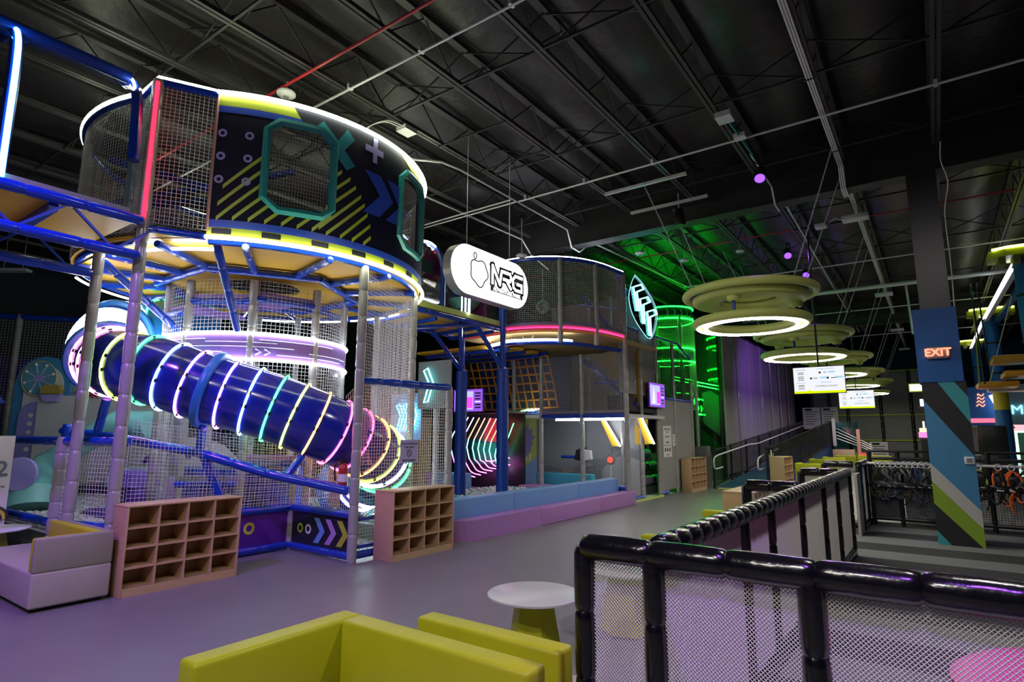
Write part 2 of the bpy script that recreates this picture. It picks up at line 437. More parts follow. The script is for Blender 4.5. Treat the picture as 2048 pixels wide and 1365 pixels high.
# ---------------------------------------------------------------- pipes, conduit and fittings under the ceiling
def pipe(name, label, cat, pts, r, m, group=None):
    o = MB().tube(pts, r, 8).build(name, m, None, True); tag(o, label, cat, group); return o
pipe('sprinkler_pipe', 'red sprinkler pipe running across the joists above the drum tower', 'pipe', [(-13,4.01,6.15),(4,4.01,6.15)], .018, K['red'])
cd = thing('conduit', 'thin steel conduit running across the joists beside the red pipe', 'conduit', (-4,4.56,6.15))
MB().tube([(-13,4.56,6.155),(5,4.56,6.155)], .016, 8).build('run', K['galv'], cd, True)
for xx in (-7.25,-5.95,-4.64,-3.3): MB().box((xx-.02,4.52,6.15),(xx+.02,4.6,6.215)).build('strap', K['galv'], cd)
cd = thing('conduit', 'long steel conduit crossing all the joists in front of the girder', 'conduit', (-2,8.94,6.16))
MB().tube([(-6.3,8.98,6.15),(4,8.90,6.15)], .018, 8).build('run', K['galv'], cd, True)
for xx in (-6.1,-4.8,-3.5,.4): MB().box((xx-.02,8.9,6.14),(xx+.02,8.99,6.215)).build('strap', K['galv'], cd)
cd = thing('conduit', 'pair of steel conduits from the drum tower to a joist', 'conduit', (-7,8.7,6.12))
MB().tube([(-10,8.86,6.14),(-6.35,8.80,6.14)], .015, 6).build('run', K['galv'], cd, True)
MB().tube([(-10,8.99,6.14),(-6.35,8.94,6.14)], .015, 6).build('run', K['galv'], cd, True)
cd = thing('conduit', 'bundled steel conduits strapped along a joist over the aisle', 'conduit', (-.87,6,6.16))
for q in (-.03,.0,.03): MB().tube([(-.93+q,-4,6.195),(-.93+q,11.0,6.195),(-.93+q,11.1,5.83),(-.93+q,11.55,5.83),(-.93+q,11.7,6.195),(-.93+q,36,6.195)], .014, 6).build('run', K['galv'], cd, True)
for yy in (4.2,7.9,10.3): MB().box((-1.0,yy,6.178),(-.86,yy+.03,6.2)).build('strap', K['steeldark'], cd)
pipe('conduit', 'twin lilac-lit conduit running down a joist from the drum tower junction box', 'conduit', [(-7.0,6.3,6.19),(-6.45,6.9,6.19),(-6.38,7.3,6.19),(-6.38,11.0,6.19),(-6.38,11.2,5.82),(-6.38,11.55,5.80),(-6.3,12.0,6.15),(-5.6,21,6.15)], .02, K['galv'])
pipe('conduit', 'conduit running down a joist to the white rimmed net tower', 'conduit', [(-7.7,7.6,6.19),(-7.62,11.0,6.19),(-7.5,11.2,5.85),(-7.2,11.5,5.5)], .018, K['galv'])
pipe('conduit', 'conduit stepping under the girder toward the purple spotlights', 'conduit', [(-2.05,9.5,6.12),(-2.05,11.0,6.1),(-2.05,11.2,5.82),(-2.05,11.55,5.82),(-2.05,11.9,6.195),(-2.4,30,6.195)], .018, K['galv'])
pipe('sprinkler_pipe', 'rusty red sprinkler pipe behind the girder', 'pipe', [(-12,14.6,6.4),(2,14.6,6.4)], .016, K['red'])
pipe('duct_pipe', 'thick pale pipe crossing behind the column high up', 'pipe', [(-4,20.6,6.11),(9,20.6,6.11)], .065, K['galv'])
pipe('drop_pipe', 'white pipe dropping from the pale pipe with a small head', 'pipe', [(-.35,20.6,6.08),(-.30,20.55,4.55)], .03, K['galv'])
for k, yy in enumerate((17.5, 24.5, 28, 31)):
    pipe('conduit', ['slim conduit crossing behind the column below the thick pipe','slim conduit over the ropes course far back','slim conduit over the far netted court','slim conduit close to the back wall'][k], 'conduit', [(-6,yy,6.155),(10,yy,6.155)], .02, K['galv'])
pipe('cable', 'loose grey cable hanging down the side of the column', 'cable', catmull([(.45,10.7,6.1),(.44,11.0,5.9),(.50,11.05,5.55),(.42,11.15,5.1),(.42,11.2,4.3),(.40,11.15,3.58)],6), .009, K['galv'])
pipe('cable', 'thin white cable looping above the lime rim of the drum tower', 'cable', catmull([(-6.78,4.2,5.7),(-6.8,4.2,5.95),(-6.72,4.3,6.02),(-6.62,4.45,5.95),(-6.6,4.55,5.7)],6), .006, K['white'])
jb = thing('junction_box', 'pale junction box on a joist with two cables down to the drum tower', 'electrical box', (-6.1,5.75,6.1))
MB().box((-6.2,5.62,6.10),(-6.0,5.86,6.17)).build('box', K['white'], jb)
for q in (0,.06): MB().tube(catmull([(-6.1+q,5.62,6.13),(-6.2+q,5.4,6.15),(-6.28+q,5.15,5.98),(-6.25+q,4.98,5.70)],6), .008, 6).build('cable', K['white'], jb, True)
jb = thing('junction_box', 'grey junction box on the joist above the first purple spotlight', 'electrical box', (-2.08,8.2,6.1))
MB().box((-2.2,8.05,6.12),(-1.98,8.3,6.20)).build('box', K['galv'], jb)
MB().box((-2.13,8.75,6.1),(-1.96,8.9,6.17)).build('box', K['galv'], jb)
MB().tube([(-2.07,8.3,6.15),(-2.03,9.5,6.12)], .02, 6).build('cable', K['teal'], jb, True)

def smoke(label, x, y, z, r=.11):
    s = thing('smoke_detector', label, 'detector', (x,y,z), 'ceiling smoke detectors')
    MB().lathe([(0,0),(r*.55,.0),(r*.62,.012),(r,.03),(r,.055),(r*.8,.075),(0,.075)], (x,y,z), 24).build('housing', K['white'], s, True)
    MB().lathe([(0,-.018),(r*.28,-.018),(r*.33,.004)], (x,y,z), 16).build('sensor', K['greyboard2'], s, True)
    MB().tube([(x,y,z+.07),(x,y,6.24)], .008, 6).build('stem', K['galv'], s)
smoke('white round smoke detector hanging under the red sprinkler pipe', -6.62, 4.05, 6.02, .12)
smoke('white smoke detector above the lit oval sign', -6.9, 9.95, 5.35, .12)
smoke('white smoke detector under the joists behind the girder', -5.5, 13.0, 5.95, .12)
smoke('white smoke detector by the green lit ceiling', -4.82, 14.2, 5.95, .12)
smoke('small white smoke detector beside the ring lamp chains', -3.5, 14.4, 6.0, .1)
smoke('white smoke detector in the dark behind the left tower posts', -14.0, 4.2, 5.6, .13)

sp = thing('ceiling_speaker', 'black cylindrical pendant speaker hanging on a chain under the joists', 'speaker', (-3.66,10.6,5.7))
MB().lathe([(0,.34),(.06,.34),(.085,.31),(.12,.03),(.11,0),(0,0)], (-3.66,10.6,5.58), 24).build('cabinet', K['black'], sp, True)
MB().lathe([(0,-.004),(.10,-.004)], (-3.66,10.6,5.58), 24).build('grille', K['blackmetal'], sp)
MB().tube([(-3.66,10.6,5.92),(-3.66,10.6,6.24)], .01, 6).build('chain', K['galv'], sp)

PURP = (.36,.10,1.0)
HALL = (95, 110, 110)
def spot(label, x, y, z, aim, e, ang=1.5, col=(.36,.10,2.2), lc=None, off=''):
    s = thing('spotlight'+off, label, 'spotlight', (x,y,z), 'purple stage spotlights')
    d = (Vector(aim)-Vector((x,y,z))).normalized(); p = Vector((x,y,z))
    MB().tube([p-d*.20, p-d*.16, p+d*.08], [.05,.085,.10], 16).build('can', K['black'], s, True)
    MB().tube([p+d*.081, p+d*.086], .082, 16).build('lens'+off, glow('spot_lens', tuple(.45*c_ for c_ in col), 3.2), s)
    a = d.orthogonal().normalized()
    MB().tube([p-d*.05+a*.11, p+Vector((0,0,.2))+a*.11, p+Vector((0,0,.2))-a*.11, p-d*.05-a*.11], .012, 6).build('yoke', K['black'], s, True)
    MB().tube([p+Vector((0,0,.2)), Vector((x,y,6.24))], .014, 6).build('clamp', K['black'], s)
    lamp('spot_lamp'+off, 'SPOT', p+d*.12, e, lc or PURP, s, aim, .08, ang, .8)
spot('purple stage spotlight hung in front of the girder', -2.0, 9.8, 5.85, (-1.2,5.5,0), 110, 1.2)
spot('purple stage spotlight just behind the girder beside the chains', -2.55, 15.0, 5.95, (-1.0,9.0,0), 90)
spot('purple stage spotlight above the first ring lamp', -2.50, 17.2, 5.95, (-2.0,11.0,1.0), 90)
spot('purple stage spotlight turned toward the tall mesh screen', -2.2, 24.3, 5.90, (-6.3,27.5,2.6), 420, 1.6)
spot('purple stage spotlight glaring over the first menu screen', -3.5, 26.0, 4.10, (-3.3,12.0,1.2), 60)
spot('purple stage spotlight over the left seating corner', -5.2, -.6, 6.0, (-6.6,2.0,.2), 1000, 1.45, off='_left_offscreen')
spot('purple stage spotlight over the padded fence corner', .4, .2, 6.0, (.1,2.4,.9), 420, .9, off='_fence_offscreen')

# white electrical boxes along the aisle joist (not lit)
pan = thing('junction_box', 'white electrical box under the aisle joist just behind the girder', 'electrical box', (-.95,13.4,6.02), 'electrical boxes along the aisle joist')
MB().rbox((-1.2,13.25,5.98),(-.72,13.55,6.06),.01,2).build('housing', K['white'], pan, True)
MB().box((-1.17,13.28,5.974),(-.75,13.52,5.98)).build('cover', K['white'], pan)
MB().tube([(-.9,13.4,6.05),(-.9,13.4,6.23)], .02, 6).build('mount', K['galv'], pan)
for yy, lb in ((21.5,'white electrical box on the aisle joist level with the thick pale pipe'),(29.2,'white electrical box on the aisle joist before the far court'),(36.0,'white electrical box on the aisle joist over the far court')): dup(pan, (-.95,yy,6.02), lb)
# ceiling lights of the hall behind and above the camera, outside the picture
for nm, xx, yy, e_, lb in (('side',.4,4.6,HALL[0],'ceiling light above the striped carpet side of the padded fence'),('rear',-.9,-1.6,HALL[1],'ceiling light on the aisle joist behind the lime sofas'),('back',-2.2,-3.2,HALL[2],'ceiling light two joists over from the aisle joist')):
    o = thing('ceiling_light_%s_offscreen' % nm, lb, 'light fixture', (xx,yy,6.1))
    MB().rbox((xx-.24,yy-.15,6.06),(xx+.24,yy+.15,6.14),.01,2).build('housing_%s' % nm, K['white'], o, True); MB().tube([(xx,yy,6.13),(xx,yy,6.24)], .02, 6).build('mount', K['galv'], o)
    lamp('ceiling_lamp_%s_offscreen' % nm, 'AREA', (xx,yy,6.05), e_, (1.0,.94,.88), o, (xx,yy,0), .42, size_y=.24)
mb = thing('driver_box', 'small white driver box with cable beside the aisle light fixture', 'electrical box', (-1.6,13.5,6.0))
MB().rbox((-1.72,13.4,5.97),(-1.5,13.62,6.05),.01,2).build('box', K['white'], mb, True)
MB().tube(catmull([(-1.5,13.5,6.0),(-1.35,13.45,6.1),(-1.2,13.4,6.02)],5), .01, 6).build('cable', K['white'], mb, True)
# ================================================================ drum tower
DC = (-8.44, 5.0); DR = 2.46
def dp(th, z, r=DR): return Vector((DC[0]+r*math.cos(math.radians(th)), DC[1]+r*math.sin(math.radians(th)), z))
D = thing('drum_tower', 'round two storey play tower with navy graphic drum and white light rims', 'play tower', (DC[0],DC[1],0))
TH0, TH1, DZ0, DZ1 = -46.0, 62.0, 3.90, 5.68
W1 = [(-32.4,5.30),(-29.2,5.43),(-17.2,5.45),(-13.4,5.32),(-13.4,4.42),(-16.5,4.30),(-28.4,4.28),(-32.4,4.42)]
W2 = [(14.4,5.32),(18.2,5.46),(31.0,5.46),(35.0,5.35),(35.0,4.42),(31.0,4.31),(18.0,4.31),(14.4,4.43)]
def hole(W, th):
    lo, hi = 9, -9
    n = len(W)
    for i in range(n):
        (a, za), (b, zb) = W[i], W[(i+1) % n]
        if abs(a-b) < 1e-6:
            if abs(th-a) < 1e-6: lo = min(lo, za, zb); hi = max(hi, za, zb)
            continue
        t = (th-a)/(b-a)
        if -1e-6 <= t <= 1+1e-6: z = za+(zb-za)*t; lo = min(lo, z); hi = max(hi, z)
    return (lo, hi) if hi > lo else None
ths = sorted(set([TH0+2*i for i in range(int((TH1-TH0)/2)+1)] + [a for a, _ in W1+W2]))
mb = MB()
for a, b in zip(ths[:-1], ths[1:]):
    if b-a < 1e-6: continue
    m_ = (a+b)/2; h = None
    for W in (W1, W2):
        if min(q[0] for q in W) < m_ < max(q[0] for q in W): h = W
    for r in (DR, DR-.03):
        if h is None: mb.add([dp(a,DZ0,r),dp(b,DZ0,r),dp(b,DZ1,r),dp(a,DZ1,r)], [(0,1,2,3)])
        else:
            la, ha = hole(h, a); lb, hb = hole(h, b)
            mb.add([dp(a,DZ0,r),dp(b,DZ0,r),dp(b,lb,r),dp(a,la,r)], [(0,1,2,3)])
            mb.add([dp(a,ha,r),dp(b,hb,r),dp(b,DZ1,r),dp(a,DZ1,r)], [(0,1,2,3)])
mb.build('drum_panel', K['navy'], D, True)
def decal(polys, name, m, lift=.004):
    # printed shapes laid on the curved panel, given as (degree, height)
    mb = MB()
    for P in polys:
        lo = min(p[0] for p in P); hi = max(p[0] for p in P); k = max(1, int((hi-lo)/2)+1)
        for s_ in range(k):
            a, b = lerp(lo,hi,s_/k), lerp(lo,hi,(s_+1)/k); Q = list(P)
            for lim, sign in ((a,1),(b,-1)):
                R_ = []
                for i in range(len(Q)):
                    p, q = Q[i], Q[(i+1) % len(Q)]; ip = (p[0]-lim)*sign >= -1e-9; iq = (q[0]-lim)*sign >= -1e-9
                    if ip: R_.append(p)
                    if ip != iq:
                        t = (lim-p[0])/(q[0]-p[0]); R_.append((lim, p[1]+(q[1]-p[1])*t))
                Q = R_
                if len(Q) < 3: break
            if len(Q) >= 3: mb.add([dp(p[0],p[1],DR+lift) for p in Q], [tuple(range(len(Q)))])
    return mb.build(name, m, D)
decal([[(-46,5.535),(-23.6,5.535),(-25.8,5.67),(-46,5.67)]], 'lime_top_band', K['plime'])
decal([[(19,5.60),(26,5.50),(62,5.50),(62,5.67),(15,5.67)]], 'lime_top_band', K['plime'])
decal([[(-46,5.45),(-22.0,5.45),(-23.6,5.535),(-46,5.535)]], 'blue_top_band', K['pblue'])
decal([[(21,5.52),(26,5.42),(62,5.42),(62,5.50),(26,5.50)]], 'blue_top_band', K['pblue'])
decal([[(-46,3.995),(62,3.995),(62,4.09),(-46,4.09)]], 'blue_base_band', K['pblue'])
decal([[(-46,3.90),(62,3.90),(62,3.995),(-46,3.995)]], 'lime_base_band', K['plime'])
for a in (-44.7,-32,-18.6,-5.9,6.9,20,33,46): decal([[(a,3.912),(a+5,3.912),(a+5,3.982),(a,3.982)]], 'dark_block', K['pdark'], .007)
def ringpoly(c, z, ro, ri, n=16):
    k = 180/PI/DR; out = []
    for i in range(n):
        a, b = 2*PI*i/n, 2*PI*(i+1)/n
        out.append([(c+ro*k*math.cos(a), z+ro*math.sin(a)), (c+ro*k*math.cos(b), z+ro*math.sin(b)), (c+ri*k*math.cos(b), z+ri*math.sin(b)), (c+ri*k*math.cos(a), z+ri*math.sin(a))])
    return out
for cth in (-44.0,-37.0):
    for cz in (5.18,4.885,4.59): decal(ringpoly(cth,cz,.052,.024), 'ring_graphic', K['plav'], .008)
def stripe(a, za, b, zb, w=.028): return [(a,za-w),(b,zb-w),(b,zb+w),(a,za+w)]
for P_ in [stripe(-42.8,4.50,-32.5,4.96),stripe(-43.8,4.28,-32.5,4.78),stripe(-43.9,4.10,-32.5,4.60),
       stripe(-39.8,4.11,-32.4,4.43),stripe(-35.8,4.11,-30,4.36),stripe(-31.6,4.11,-26.8,4.31),stripe(-27.2,4.11,-22.8,4.30),stripe(-23,4.11,-18,4.32),
       stripe(-18.8,4.11,-13.2,4.36),stripe(-16.8,4.16,-3.6,4.74),stripe(-14.6,4.10,-2.1,4.64),stripe(-10.2,4.10,-.8,4.52),stripe(-6.2,4.10,.4,4.38),stripe(-2.0,4.10,.8,4.22),
       stripe(-15.0,4.44,-5.6,4.84),stripe(-14.5,4.64,-7.7,4.93),stripe(-14.0,4.84,-10.6,4.99)]: decal([P_], 'lime_stripe', K['plime'], .006)
decal([[(-19.5,5.48),(-17.1,5.60),(-6.2,5.13),(-9.1,5.03)], [(-9.4,5.60),(-6.8,5.49),(-12.6,5.15),(-14.4,5.27)]], 'teal_cross', K['pteal'], .006)
decal([[(.3,5.30),(2.1,5.30),(2.1,5.66),(.3,5.66)], [(-2.8,5.43),(4.8,5.43),(4.8,5.52),(-2.8,5.52)]], 'lavender_cross', K['plav'], .007)
def chev(a, w=6.6, tip=6.6): return [[(a,5.15),(a+w,5.15),(a+w+tip,4.86),(a+tip,4.86)], [(a+tip,4.86),(a+w+tip,4.86),(a+w,4.55),(a,4.55)]]
decal(chev(-2.7)+[[(7.0,5.16),(14.2,5.16),(14.2,4.84),(13.8,4.84)],[(13.8,4.84),(14.2,4.84),(14.2,4.56),(7.0,4.56)]], 'blue_chevron', K['pblue'], .007)
for W in (W1, W2):
    pts = []
    for i in range(8):
        a, b = W[i], W[(i+1) % 8]; k = max(1, int(abs(a[0]-b[0])/3))
        for j in range(k): pts.append(dp(lerp(a[0],b[0],j/k), lerp(a[1],b[1],j/k), DR+.01))
    f = MB().tube(pts, .055, 6, closed=True).build('window_frame', K['teal'], D, True)
    a0, a1 = W[0][0]+1, W[3][0]-1
    MB().net(lambda u, v: dp(lerp(a0,a1,u), lerp(4.36,5.4,v), DR-.07), 20, 22, .004, 8, 1).build('window_net', K['netg'], f)
# the rest of the drum is netting on grey posts
def drum_net(t0, t1): return MB().net(lambda u, v: dp(lerp(t0,t1,u), lerp(3.95,5.66,v), DR-.01), int(abs(t1-t0)/1.15), 38, .005, int(abs(t1-t0)/5), 2)
drum_net(62, 177).build('drum_net', K['netw'], D); drum_net(177, 292).build('drum_net', K['netw'], D)
for th in (62,108,154,200,246,290): MB().pad(dp(th,3.95,DR-.03), dp(th,5.66,DR-.03), .055).build('upper_post', K['vgrey'], D, True)
RP = Vector((-7.02,2.675,0)); RE = dp(-46,0); LE = dp(-68,0)
def up(p, z): return Vector((p[0],p[1],z))
MB().qnet(up(RP,3.95), up(RE,3.95), up(RE,5.64), up(RP,5.64), .047, .0055, .05).build('entry_net', K['netw'], D)
MB().qnet(up(LE,3.95), up(RP,3.95), up(RP,5.64), up(LE,5.64), .047, .0055).build('entry_net', K['netw'], D)
MB().pad(up(LE,3.95), up(LE,5.66), .06).build('upper_post', K['vgrey'], D, True)
MB().pad(dp(-60,4.6,1.3), dp(-60,5.6,1.3), .06).build('inner_post', K['vgrey'], D, True)
for z, zz in ((4.55,5.2),(5.2,4.6)): MB().pad(dp(-95,z,2.2), dp(-20,zz,1.6), .05).build('inner_rail', K['vblue'], D, True)
MB().pad(dp(-120,4.9,1.9), dp(-40,4.9,1.2), .05).build('inner_rail', K['vblue'], D, True)
MB().tube([up(RE,3.95), up(RE,5.66)], .02, 6).build('edge_strip', mat('copper_edge', (.5,.25,.22), .4), D)
# rims with light strips
def rim(z, r, t0, t1, extra=()): return arc(DC, r, t0, t1, z, int(abs(t1-t0)/4)) + list(extra)
MB().tube(rim(5.66, DR-.01, 62, 292, [up(RP,5.66), up(RE,5.66)]), .045, 8).build('top_rail', K['vblue'], D, True)
MB().tube(rim(5.695, DR+.03, -46, 292, [up(RP,5.71), up(RE,5.71)]), .026, 6).build('top_light_strip', LED_WW, D, True)
MB().tube(rim(3.845, DR-.10, -46, 292, [up(RP,3.87), up(RE,3.87)]), .04, 8).build('deck_rail', K['vblue'], D, True)
MB().tube(rim(3.862, DR+.03, -46, 70), .025, 6).build('base_light_strip', LED_WW, D, True)
MB().tube(rim(3.80, DR+.01, 78, 236), .016, 6).build('base_light_strip', LED_W, D, True)
MB().tube(arc(DC, 2.2, -110, -46, 3.80, 20), .02, 6).build('base_light_strip', LED_W, D, True)
MB().tube([up(RP,3.98)+Vector((.06,-.03,0)), up(RP,5.62)+Vector((.06,-.03,0))], .022, 6).build('red_light_strip', LED_R, D, True)
# posts down to the floor
MB().pad(RP, up(RP,5.68), .062, .34).build('post', K['vgrey'], D, True)
for th in (1,45,90,-83,150,185): MB().pad(dp(th,0,2.36), dp(th,3.84,2.36), .062, .34).build('post', K['vgrey'], D, True)
# yellow deck panels between the beams
BE = list(range(-60, 300, 24))
for a, b in zip(BE, BE[1:]+[300]):
    mb = MB()
    for i in range(4):
        p, q = lerp(a,b,i/4), lerp(a,b,(i+1)/4)
        for z0, z1 in ((3.86,3.90),):
            mb.prism([dp(p,z0,.55), dp(q,z0,.55), dp(q,z0,2.44), dp(p,z0,2.44)], (0,0,z1-z0))
    mb.build('deck_panel', K['yellow'], D)
MB().prism([up(RP,3.86), dp(-46,3.86,2.44), dp(-62,3.86,2.42)], (0,0,.04)).build('deck_panel', K['yellow'], D)
for a in BE: MB().pad(dp(a,3.80,1.25), dp(a,3.80,2.40), .05, .4, 8).build('deck_beam', K['vblue'], D, True)
MB().padpath([dp(a,3.79,1.45) for a in range(-60,301,60)], .055, .5).build('hub_ring', K['vblue'], D, True)
MB().pad((-6.84,3.42,3.85), (-7.55,4.15,2.98), .05, .3).build('brace', K['vblue'], D, True)
MB().pad((-8.35,2.72,3.78), (-8.85,3.95,3.10), .05, .3).build('brace', K['vblue'], D, True)

# inner core: netted climbing shaft with a purple light band
CC = (-8.80, 5.20); CR = 1.33
def cp(th, z, r=CR): return Vector((CC[0]+r*math.cos(math.radians(th)), CC[1]+r*math.sin(math.radians(th)), z))
for th in (-100,-75,-35,5,60,120,180): MB().pad(cp(th,0), cp(th,3.76), .058).build('core_post', K['vgrey'], D, True)
MB().lathe([(CR+.03,2.63),(CR+.04,2.97)], (CC[0],CC[1],0), 40, math.radians(-170), math.radians(80)).build('purple_band', K['ppurple'], D, True)
for z in (2.985,2.615): MB().tube(arc(CC, CR+.055, -170, 80, z, 60), .020, 6).build('band_light_strip', LED_W, D, True)
for z, a, b in ((2.80,-80,-10),(2.90,-140,-60),(2.86,-60,-20),(2.72,-120,-50),(2.90,-30,20),(2.70,-20,30),(2.76,0,40)):
    MB().tube(arc(CC, CR+.045, a, b, z, 24), .006, 4).build('band_line', K['pwhite'], D)
for q in (0, 5):
    MB().tube([cp(-32+q,2.77,CR+.05), cp(-29+q,2.73,CR+.05), cp(-32+q,2.69,CR+.05)], .014, 4).build('band_arrow', K['pwhite'], D)
for th0, th1, z in ((-75,-35,3.46),(-35,5,1.18),(-100,-75,3.32),(-75,-35,.92),(-35,5,3.50)):
    MB().pad(cp(th0,z), cp(th1,z), .05, .4).build('core_rail', K['vblue'], D, True)
    MB().prism([cp(th0,z+.05), cp(th1,z+.05), cp(th1,z+.05,.3), cp(th0,z+.05,.3)], (0,0,.05)).build('core_shelf', K['ppurple'] if z > 3.4 or z > 1.1 else K['vgrey'], D)
MB().lathe([(.02,1.08),(.9,1.08),(.9,0)], (CC[0],CC[1],.02), 24).build('core_padding', K['vblue'], D, True)

# front barrier under the drum: purple and chevron boards between blue rails
FX = -7.55
MB().box((FX-.03,2.95,.08),(FX,5.16,.53)).build('purple_board', K['purple'], D)
def ring3(c, ro, ri, ax, m, nm):
    mb = MB(); n = 20; vs = []; fs = []
    for i in range(n):
        a = 2*PI*i/n
        for r in (ro, ri):
            u_, v_ = r*math.cos(a), r*math.sin(a)
            vs.append((c[0]+.004, c[1]+u_, c[2]+v_) if ax == 'x' else (c[0]+u_, c[1]-.004, c[2]+v_))
    for i in range(n):
        j = (i+1) % n; fs.append((2*i, 2*i+1, 2*j+1, 2*j))
    mb.add(vs, fs).build(nm, m, D)
ring3((FX,4.52,.35), .08, .042, 'x', K['plime'], 'ring_graphic')
MB().box((-7.47,5.12,.08),(-6.14,5.15,.53)).build('chevron_board', K['pdark'], D)
for xx, m in ((-6.97,K['padblue']),(-6.73,mat('print_lilac',(.48,.28,.62),.5)),(-6.49,K['plime'])):
    MB().add([(xx,5.112,.475),(xx+.11,5.112,.475),(xx+.24,5.112,.31),(xx+.13,5.112,.31)], [(0,1,2,3)]).add([(xx+.13,5.112,.31),(xx+.24,5.112,.31),(xx+.11,5.112,.15),(xx,5.112,.15)], [(0,1,2,3)]).build('chevron', m, D)
ring3((-7.27,5.115,.315), .065, .036, 'y', K['plime'], 'ring_graphic'); ring3((-7.09,5.115,.315), .065, .036, 'y', K['pwhite'], 'ring_graphic')
for z in (.57,.06):
    MB().pad((FX,2.9,z),(FX,5.14,z), .05, .45).build('barrier_rail', K['vblue'], D, True)
    MB().pad((FX,5.14,z),(-6.12,5.10,z), .05, .45).build('barrier_rail', K['vblue'], D, True)
MB().pad((-7.55,5.14,0),(-7.55,5.14,1.25), .05).build('barrier_post', K['vgrey'], D, True)
MB().padpath([(-9.96,3.06,1.63),(-8.7,3.34,1.53),(-7.63,3.80,1.36),(-6.95,4.35,1.10),(-6.14,5.0,.88)], .058, .5).build('slide_beam', K['vblue'], D, True)
MB().pad((-7.6,3.85,1.36),(-7.5,4.15,.62), .058, .35).build('slide_leg', K['vblue'], D, True)
MB().pad((-7.66,3.85,1.70),(-7.63,3.82,1.36), .05, .35).build('slide_leg', K['vblue'], D, True)
MB().pad((-8.95,3.2,2.05),(-9.3,3.25,1.55), .055, .35).build('slide_leg', K['vblue'], D, True)
MB().pad((-6.75,4.75,1.35),(-6.80,4.5,1.02), .05, .35).build('slide_leg', K['vblue'], D, True)
MB().pad((-9.75,3.06,1.36),(-9.75,3.06,1.72), .07, .35).build('slide_leg', K['vblue'], D, True)
# side net towards the ball pit
MB().pad((-6.12,5.1,2.30),(-6.12,6.85,2.32), .055, .35).build('side_rail', K['vblue'], D, True)
MB().pad((-6.12,6.85,0),(-6.12,6.85,2.32), .055).build('side_post', K['vgrey'], D, True)
MB().qnet((-6.12,5.1,.08),(-6.12,6.85,.08),(-6.12,6.85,2.28),(-6.12,5.1,2.28), .045, .005, .02).build('side_net', K['netw'], D)
MB().pad((-6.12,5.1,.08),(-6.12,6.85,.08), .05, .35).build('side_rail', K['vblue'], D, True)
MB().tube([(-6.12,5.15,.52),(-6.12,5.55,.52),(-6.12,5.58,.48),(-6.12,5.58,.22),(-6.12,5.54,.18),(-6.12,5.15,.18)], .03, 8).build('crawl_frame', K['vblue'], D, True)
# tall net between the ring posts above the barrier
for a, b in ((1,45),(45,90)):
    pa, pb = dp(a,0,2.36), dp(b,0,2.36)
    MB().qnet(up(pa,1.2), up(pb,1.2), up(pb,3.8), up(pa,3.8), .047, .0045).build('tall_net', K['netw'], D)

# warning sheet on the side net
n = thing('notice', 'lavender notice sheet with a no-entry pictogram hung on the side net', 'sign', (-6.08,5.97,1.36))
MB().box((-6.075,5.80,1.20),(-6.07,6.14,1.52)).build('sheet', mat('sheet_violet_light',(.50,.46,.78),.5), n)  # lavender here is the purple light baked into the sheet colour
for q, (tx, sz) in enumerate((('NO SOCKS BEYOND',.036),('THIS POINT',.036))):
    text('lettering', tx, sz, K['pdark'], (-6.068,5.97,1.465-.05*q), (0,1,0), (0,0,1), n, .001)
text('lettering', 'GRIPS REQUIRED', .036, K['pdark'], (-6.068,5.97,1.235), (0,1,0), (0,0,1), n, .001)
mb = MB()
for i in range(20):
    a, b = 2*PI*i/20, 2*PI*(i+1)/20
    mb.add([(-6.067,5.97+r*math.cos(t),1.335+r*math.sin(t)) for r, t in ((.05,a),(.05,b),(.04,b),(.04,a))], [(0,1,2,3)])
mb.beam((-6.067,5.935,1.37),(-6.067,6.005,1.30),.001,.01)
mb.build('pictogram', K['pdark'], n)

# ================================================================ spiral tube slide
S = thing('tube_slide', 'dark blue spiral tube slide wrapped with coloured light hoops', 'slide', (-7.6,4.2,0))
SP = catmull([(-9.35,4.55,3.29),(-9.85,4.32,3.28),(-10.15,3.98,3.24),(-9.98,3.62,3.10),(-9.47,3.32,2.84),(-8.98,3.18,2.60),(-8.52,3.20,2.48),(-8.09,3.45,2.38),(-7.63,3.89,2.17),(-7.14,4.47,1.95),(-6.76,4.97,1.71),(-6.62,5.5,1.48),(-6.80,6.08,1.22),(-7.3,6.42,.98),(-7.85,6.45,.75)], 12)
cum = [0.0]
for a, b in zip(SP[:-1], SP[1:]): cum.append(cum[-1]+(b-a).length)
def along(s):
    s = max(0, min(cum[-1]-1e-4, s))
    for i in range(len(cum)-1):
        if cum[i+1] >= s:
            t = (s-cum[i])/(cum[i+1]-cum[i]); return SP[i].lerp(SP[i+1], t), (SP[i+1]-SP[i]).normalized()
def s_near(p):
    p = Vector(p); return min(range(len(SP)), key=lambda i: (SP[i]-p).length)
TR = .44
def sect(s0, s1, m, nm):
    k = max(3, int((s1-s0)/.08)); pts = [along(lerp(s0,s1,i/k))[0] for i in range(k+1)]
    MB().tube(pts, TR, 36, caps=False).build(nm, m, S, True)
f1 = cum[s_near((-7.63,3.89,2.17))]+.02; f2 = cum[s_near((-8.98,3.18,2.60))]; f3 = cum[s_near((-9.98,3.62,3.10))]; f4 = cum[s_near((-7.3,6.42,.98))]
L = cum[-1]
sect(0, f3, K['slideteal'], 'upper_section'); sect(f3, f2, K['slide'], 'spiral_section'); sect(f2, f1, K['slide'], 'bend_section'); sect(f1, f4, K['slide'], 'chute_section'); sect(f4, L, K['slide'], 'exit_section')
for q in (f1, f2, f3, f4):
    p, t = along(q)
    MB().tube([p-t*.05, p-t*.045, p-t*.02, p+t*.02, p+t*.045, p+t*.05], [TR, TR+.06, TR+.075, TR+.075, TR+.06, TR], 40, caps=False).build('flange', K['flange'], S, True)
